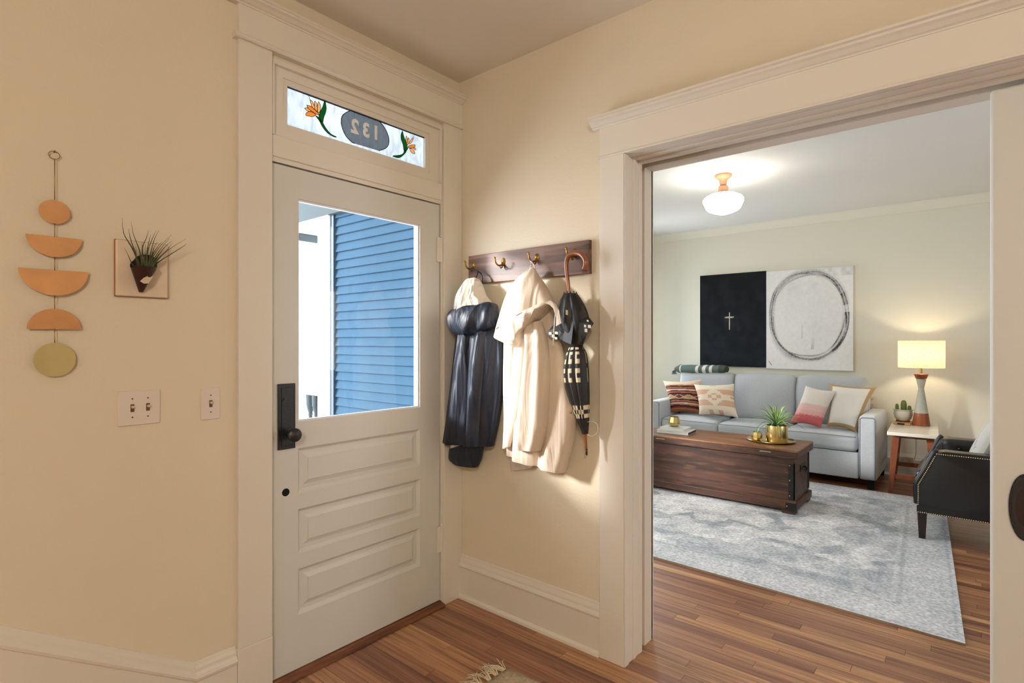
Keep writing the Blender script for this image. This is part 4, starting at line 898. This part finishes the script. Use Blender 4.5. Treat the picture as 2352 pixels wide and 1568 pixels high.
def kilim(u, v):
    cream = L3(216, 196, 172); dark = L3(44, 22, 20); red = L3(120, 44, 36); rust = L3(164, 108, 78); pale = L3(206, 190, 178); tan = L3(176, 140, 96)
    v = v + .012 * math.sin(u * 5)
    if .48 < v < .62:
        k = (u * 3.4) % 1; d_ = abs(k - .5) * 2; h = abs((v - .55) / .07)
        if abs(d_ + h - 1) < .12: return pale
        return (tan if int(u * 3.4) % 2 == 0 else red) if d_ + h < 1 else (red if v < .55 else tan)
    for a, c in ((.10, cream), (.17, cream), (.21, rust), (.255, dark), (.285, rust), (.315, red), (.36, pale), (.40, red), (.44, rust), (.48, dark), (.62, dark), (.66, dark), (.695, rust), (.73, red), (.77, pale), (.81, rust), (.86, dark), (.90, red), (.93, rust), (1.1, L3(150, 92, 54))):
        if v < a: return c
    return dark
def tanp(u, v):
    cr = L3(226, 212, 192); tn = L3(206, 168, 142)
    x, y = (u - .52) * 2, (v - .46) * 2
    base = tn if (.23 < v < .40 or .56 < v < .74) else cr
    k = int(abs(x) / .11); j = int(abs(y) / .11)
    if k + j <= 4:
        base = cr
        if (k <= 0 and j == 1) or (k in (1, 2) and j == 0): base = tn
    if abs(y) < .07 and (abs(x) > .82): base = tn
    if v < .10 and .42 < u < .58 and v > .05: base = tn
    if v > .88 and (.3 < u < .42 or .55 < u < .68) : base = tn
    return base
def pink(u, v):
    w = L3(226, 218, 210); n = vnoise(u * 60, v * 90) * .06; 
    c1 = np.array(w); c2 = np.array(L3(222, 150, 146)); c3 = np.array(L3(206, 104, 104)); pk = np.array(L3(226, 184, 178))
    s = v + n
    if s < .50: c = c1
    elif s < .60: c = .55 * c2 + .45 * c1
    elif s < .66: c = pk
    elif s < .78: c = .7 * c2 + .3 * c1
    else: c = c3
    return tuple(c)
def plainw(u, v): return L3(232, 228, 220) if .07 < u < .93 and .07 < v < .93 else L3(182, 152, 108)
pillow('throw_pillow', 'red and brown kilim striped pillow at the sofa arm', [(1523, 873), (1613, 870), (1607, 948), (1541, 947), 4.24, 4.12], .075, kilim, 60, back=L3(90, 50, 40))
pillow('throw_pillow', 'cream pillow with pink tan stepped cross pattern', [(1594, 881), (1687, 880), (1696, 958), (1606, 951), 4.14, 4.00], .075, tanp, 60)
pillow('throw_pillow', 'white pillow fading to coral pink stripes below', [(1851, 884), (1922, 896), (1886, 982), (1814, 970), 4.10, 3.99], .075, pink, 60)
pillow('throw_pillow', 'white pillow with wide jute border beside the sofa arm', [(1906, 879), (2014, 887), (1967, 992), (1899, 979), 4.22, 4.04], .08, plainw, 60, back=L3(182, 152, 108))
# ---- folded throw on the back cushion
BL = thing('throw_blanket', 'rolled dark green throw with white stripes on the sofa back', 'blanket', (-.42, 4.42, .98))
def blk_c(u):
    for a, b in ((.10, .125), (.44, .50), (.575, .635), (.70, .765)):
        if a < u < b: return L3(224, 222, 214)
    return L3(92, 110, 104) if u < .88 else L3(70, 78, 66)
def blP(u, v):
    a = 2 * PI * v; x = -.70 + .60 * u; sq = 1 - .25 * max(0, (u - .85) / .15) ** 2
    r1 = .090 * (1 - .08 * math.cos(7 * u)); r2 = .052 * sq * (1 - .45 * max(0, (.06 - u) / .06))
    return Vector((x, 4.44 + r1 * math.cos(a), 1.015 - .006 * math.sin(3 * u) + .012 * u + r2 * math.sin(a) * (1 + .06 * math.sin(5 * a + 20 * u))))
colgrid('throw_roll', blP, 90, 28, lambda u, v: blk_c(u), M_print, BL)
for s, u in ((0, 0), (1, 1)):
    k = [blP(u, w) for w in np.linspace(0, 1, 25)[:-1]]
    raw('rolled_end', k, [tuple(range(24))], mat('throw_end', lin(64, 70, 58), .95), BL)
o = joined('fringe', [tube_vf(spline([Vector((-.69, 4.36 + .012 * i, 1.00)), Vector((-.72, 4.35 + .012 * i, .985)), Vector((-.725 + .01 * (i % 3), 4.35 + .012 * i, .945))], 5), .0035, 5) for i in range(9)], mat('throw_fringe', lin(92, 110, 104), .95), BL); o['kind'] = 'stuff'
# ---- paintings
def canvas(name, label, x0, x1, z0, z1, colfn, m, nu, nv):
    t = thing(name, label, 'painting', ((x0 + x1) / 2, 4.68, z0))
    box('stretcher', x0, x1, 4.662, 4.698, z0, z1, M_canvas, t)
    colgrid('painted_face', lambda u, v: Vector((x0 + u * (x1 - x0), 4.6615, z1 - v * (z1 - z0))), nu, nv, colfn, m, t, False)
def blackc(u, v):
    b = np.array(L3(26, 28, 30)) * (1 + .5 * (fbm(u * 3, v * 7) - .4)); t = v
    b = b * (1 - t * .5) + np.array(L3(34, 42, 52)) * t * .5
    if abs(u - .462) < .008 and .415 < v < .605: return L3(196, 190, 178)
    if abs(v - .470 + .01 * (u - .46)) < .0055 and .39 < u < .53: return L3(190, 184, 172)
    if .38 < u < .62 and .45 < v < .62: b = b * 1.0 + .012 * vnoise(u * 40, v * 8)
    return tuple(b)
def whitec(u, v):
    w = np.array(L3(238, 238, 237)) * (1 + .08 * (fbm(u * 4, v * 4) - .5)); dkc = np.array(L3(52, 52, 55))
    x, y = (u - .495) / .43, (v - .465) / .425; r = (abs(x) ** 2.25 + abs(y) ** 2.25) ** (1 / 2.25); a = math.atan2(y, x)
    if r < .95: w = w * .965
    s = 0
    for k, (rr_, wd, am) in enumerate(((1.0, .045, 1.1), (1.04, .030, .95), (.95, .030, .9), (1.005, .11, .6))):
        d_ = abs(r - rr_ - .018 * math.sin(2 * a + k * 1.3) - .01 * math.sin(5 * a + k))
        st = am * max(0, 1 - d_ / wd) * (.35 + .9 * vnoise(a * 3 + k * 7, 1 + k)) * (.6 + .4 * vnoise(u * 90, v * 90))
        s = max(s, st)
    if -.5 < a < .9: s *= 1.5
    if -.22 < a < -.06: s *= .35
    if abs(u - .565 + .05 * (v - .6)) < .018 and .58 < v < .80: s = max(s, (.06 + .5 * max(0, v - .68) / .12 * .8) * (.4 + .6 * vnoise(u * 120, v * 40)))
    if abs(u - .435) < .006 and .55 < v < .70: s = max(s, .22)
    s = max(s, .22 * max(0, fbm(u * 5, v * 5 + 2) - .52) * 2 * (r < .9))
    if abs(u - .02 - .9 * (v - .91)) < .006 and .92 < v < .965: s = .7
    if v < .09 and u > .6: s = max(s, .25 * vnoise(u * 20, v * 30))
    s = min(1, s); return tuple(w * (1 - s) + dkc * s)
canvas('painting', 'black canvas with small white cross above the sofa', -.499, .273, 1.05, 2.163, blackc, M_blackpaint, 150, 200)
canvas('painting', 'white canvas with loose charcoal circle above the sofa', .2745, 1.132, 1.04, 2.150, whitec, M_paint, 240, 300)
# ---- side table
tcx, tcy, trz = 1.68, 4.16, .045; TT = .56
ST = thing('side_table', 'teak side table with white marble top next to the sofa', 'table', (tcx, tcy, 0))
Rt = Matrix.Translation((tcx, tcy, 0)) @ Matrix.Rotation(trz, 4, 'Z')
box('marble_top', -.180, .180, -.42, .42, TT - .028, TT, M_marble, ST, .003, 2, Rt)
for sy_ in (-1, 1):
    for sx_ in (-1, 1):
        top = Rt @ Vector((sx_ * .120, sy_ * .30, TT - .03)); bot = Rt @ Vector((sx_ * .160, sy_ * .325, .0)); 
        v = []
        for p, hw in ((top, .026), (top.lerp(bot, .5), .022), (bot, .016)):
            for (a, b) in ((-1, -1), (1, -1), (1, 1), (-1, 1)): v.append(p + Vector((a * hw, b * hw * .8, 0)))
        raw('leg', v, [(0, 1, 5, 4), (1, 2, 6, 5), (2, 3, 7, 6), (3, 0, 4, 7), (4, 5, 9, 8), (5, 6, 10, 9), (6, 7, 11, 10), (7, 4, 8, 11), (3, 2, 1, 0), (8, 9, 10, 11)], M_teak, ST, recalc=True)
    box('apron', -.15, .15, sy_ * .30 - .018, sy_ * .30 + .018, TT - .058, TT - .028, M_teak, ST, .004, 2, Rt); box('cross_rail', -.14, .14, sy_ * .315 - .014, sy_ * .315 + .014, .14, .18, M_teak, ST, .004, 2, Rt)
for sx_ in (-1, 1): box('stretcher', sx_ * .137 - .012, sx_ * .137 + .012, -.31, .31, .24, .272, M_teak, ST, .004, 2, Rt)
# ---- table lamp
lx, ly = 1.722, 4.38
zz = lambda py: py_(2116, py, ly).z
TL = thing('table_lamp', 'lit table lamp with linen drum shade and hourglass ceramic base', 'lamp', (lx, ly, TT))
o = TT + .0005
def lz_(p): return max(o, zz(p))
lathe('wooden_foot', [(.068, o), (.070, o + .004), (.056, lz_(947)), (0, lz_(947))], (lx, ly, 0), M_teak, TL, 40)
lathe('ceramic_body', [(.055, lz_(947)), (.0225, lz_(891)), (.0225, lz_(890)), (.040, lz_(869)), (0, lz_(869))], (lx, ly, 0), M_ceram, TL, 40)
lathe('wooden_collar', [(.043, lz_(868)), (.057, lz_(858)), (.052, lz_(857)), (0, lz_(857))], (lx, ly, 0), M_teak, TL, 40)
lathe('brass_stem', [(.009, lz_(857)), (.009, lz_(843)), (.016, lz_(842)), (.016, lz_(830)), (0, lz_(829))], (lx, ly, 0), M_hook, TL, 16)
sz0, sz1 = zz(843), 1.357; rs = .180
v = []; f = []; n = 64
for r_, z in ((rs, sz0), (rs, sz0 + .006), (rs, sz1 - .006), (rs, sz1), (rs - .003, sz1), (rs - .003, sz0)):
    for j in range(n): v.append((lx + r_ * math.cos(2 * PI * j / n), ly + r_ * math.sin(2 * PI * j / n), z))
for i in range(3):
    for j in range(n): f.append((i * n + j, i * n + (j + 1) % n, (i + 1) * n + (j + 1) % n, (i + 1) * n + j))
raw('lamp_shade', v[:4 * n], f, M_shade, TL, True)
ball('bulb', (lx, ly, (sz0 + sz1) / 2 + .005), .032, M_bulb, TL, 12, 8)
tube('cord', [(lx - .02, ly + .07, TT + .004), (lx + .01, 4.60, TT + .004), py_(2106, 1000, 4.62), py_(2104, 1040, 4.62), py_(2097, 1062, 4.64)], .003, M_lining, TL, 6, 30)
# ---- cactus pot on a wooden board
bdz = TT + .0005
WB = thing('wooden_board', 'small light wooden board on the marble side table', 'board', (1.60, 4.44, bdz))
box('board', 1.515, 1.645, 4.30, 4.56, bdz, bdz + .018, M_light_wood, WB, .003)
box('dark_end', 1.545, 1.60, 4.2985, 4.3005, bdz + .002, bdz + .016, M_gap, WB)
cpx, cpy = 1.578, 4.44; cz = bdz + .0185
CP = thing('potted_cactus', 'small cactus in a round pale ceramic pot', 'cactus', (cpx, cpy, cz))
lathe('saucer', [(.052, 0), (.060, .008), (.056, .010), (0, .008)], (cpx, cpy, cz), M_teak, CP, 32)
lathe('pot', [(.048, .009), (.066, .030), (.076, .062), (.076, .085), (.072, .104), (.080, .112), (.080, .117), (.070, .116), (.066, .104), (0, .102)], (cpx, cpy, cz), M_pale, CP, 40)
def cact(p, h, r):
    prof = [(r * .8, 0), (r, h * .2), (r, h * .6), (r * .85, h * .85), (r * .5, h * .97), (0, h)]; ob = lathe('cactus_stem', prof, p, M_cactus, CP, 20)
cact((cpx + .005, cpy, cz + .10), .105, .024); cact((cpx + .05, cpy, cz + .10), .055, .016); cact((cpx - .048, cpy, cz + .10), .068, .015)
# ---- wall outlets
def outlet(label, x0, x1, z0, z1):
    y = FW - .020 if z0 < .2 else FW
    t = thing('wall_outlet', label, 'outlet', ((x0 + x1) / 2, y, z0)); box('cover_plate', x0, x1, y - .006, y, z0, z1, M_plate, t, .002)
    hx = (x1 - x0) / 4 if x1 - x0 > z1 - z0 else 0; hz = 0 if hx else (z1 - z0) / 4
    for s in (-1, 1): box('socket', (x0 + x1) / 2 + s * hx - .012, (x0 + x1) / 2 + s * hx + .012, y - .0075, y - .006, (z0 + z1) / 2 + s * hz - .012, (z0 + z1) / 2 + s * hz + .012, M_toggle, t, .002)
q = py_(2081, 1056, FW - .02); outlet('pale outlet set in the baseboard behind the side table', q.x - .06, q.x + .06, q.z - .035, q.z + .035)
q = py_(2004, 922, FW); outlet('pale wall outlet just above the right sofa arm', q.x - .04, q.x + .04, q.z - .06, q.z + .06)
# ---- leather armchair
AC = thing('armchair', 'black leather armchair with nailhead trim on tapered legs', 'armchair', (2.2, 2.97, 0))
yn, yf_ = 2.575, 3.36; at_ = .115; xb = 2.62
prof = [(1.812, .195), (1.800, .26), (1.802, .375), (1.850, .478), (1.897, .590), (1.915, .612), (1.95, .617), (xb, .617), (xb, .195)]
def arm(name, y0, y1):
    a = prism(name, [(x, y0, z) for x, z in prof], (0, 1, 0), y1 - y0, M_leather, AC, .012); a.data.polygons.foreach_set('use_smooth', [True] * len(a.data.polygons)); sharp(a, 40); return a
a1 = arm('arm', yn, yn + at_); a2 = arm('arm', yf_ - at_, yf_)
for a_, yy in ((a1, yn), (a2, yf_)):
    fr = [(1.797, .245), (1.797, .375), (1.846, .482), (1.893, .594), (1.912, .618)]
    tube('front_roll', [(x + .006, yy + (.022 if a_ is a1 else -.022), z) for x, z in fr], [.019, .021, .021, .021, .018], M_leather, a_, 12, 24)
box('side_band', 1.803, xb, yn - .004, yn + .002, .190, .238, M_leather, a1, .003)
box('front_rail', 1.802, 1.86, yn + .03, yf_ - .03, .19, .30, M_leather, AC, .015, 3)
sc2 = rbox('seat_cushion', (2.10, (yn + yf_) / 2, .375), (.62, yf_ - yn - 2 * at_ + .01, .17), .05, M_seat, AC, (.012, .0, .022), 12)
rbox('backrest', (xb - .06, (yn + yf_) / 2, .50), (.16, yf_ - yn, .62), .05, M_leather, AC, n=10)
rbox('tufted_panel', (2.26, yf_ - at_ - .012, .535), (.70, .07, .17), .03, M_leather, AC, (0, .012, 0), 10)
for x in (2.02, 2.14, 2.26, 2.38): ball('tuft_button', (x, yf_ - at_ - .058, .555), .011, M_leather, AC, 10, 8)
nh = []
def nails(pts, step=.0115):
    P_ = [Vector(p) for p in pts]
    for a, b in zip(P_, P_[1:]):
        k = max(1, int((b - a).length / step))
        for i in range(k): nh.append(sph_vf(a.lerp(b, i / k), .0048, 6, 4))
nails([(1.812, yn - .005, .245), (1.812, yn - .003, .378), (1.858, yn - .003, .478), (1.906, yn - .003, .590)])
nails([(1.912, yn - .003, .598), (xb, yn - .003, .598)]); nails([(1.812, yn - .006, .194), (xb, yn - .006, .194)])
o = joined('nailhead_trim', nh, M_nail, AC); o['kind'] = 'stuff'
for x in (1.806, xb - .06):
    for y in (yn + .004, yf_ - .055):
        v = []
        for z, s in ((.19, .026), (.013 if x < 1.95 else .0005, .018)):
            for a, b in ((-1, -1), (1, -1), (1, 1), (-1, 1)): v.append((x + .026 + a * s, y + .026 + b * s, z))
        raw('leg', v, [(0, 1, 5, 4), (1, 2, 6, 5), (2, 3, 7, 6), (3, 0, 4, 7), (3, 2, 1, 0), (4, 5, 6, 7)], M_leg, AC, recalc=True)
def greyp(u, v):
    k = (int(u * 9) + int(v * 9)) % 3 == 0 and abs(u - .5) + abs(v - .5) < .42; return L3(190, 188, 184) if k else L3(224, 222, 216)
cA = Vector((2.27, 2.93, .467))
t = thing('throw_pillow', 'pale grey patterned pillow on the black leather armchair', 'pillow', cA)
def chp(s):
    def Pf(u, v):
        uu, vv = 2 * u - 1, 2 * v - 1
        th = .06 * ((1 - uu ** 4) * (1 - vv ** 4)) ** .6
        b = Vector((2.10 + .13 * (1 - v), 2.74 + .38 * u, .485 + .31 * (1 - v)))
        return b + Vector((-.95, 0, .3)) * th * s
    return Pf
colgrid('front_cover', chp(1), 36, 36, greyp, M_print, t); colgrid('back_cover', chp(-1), 20, 20, lambda u, v: L3(224, 222, 216), M_print, t)
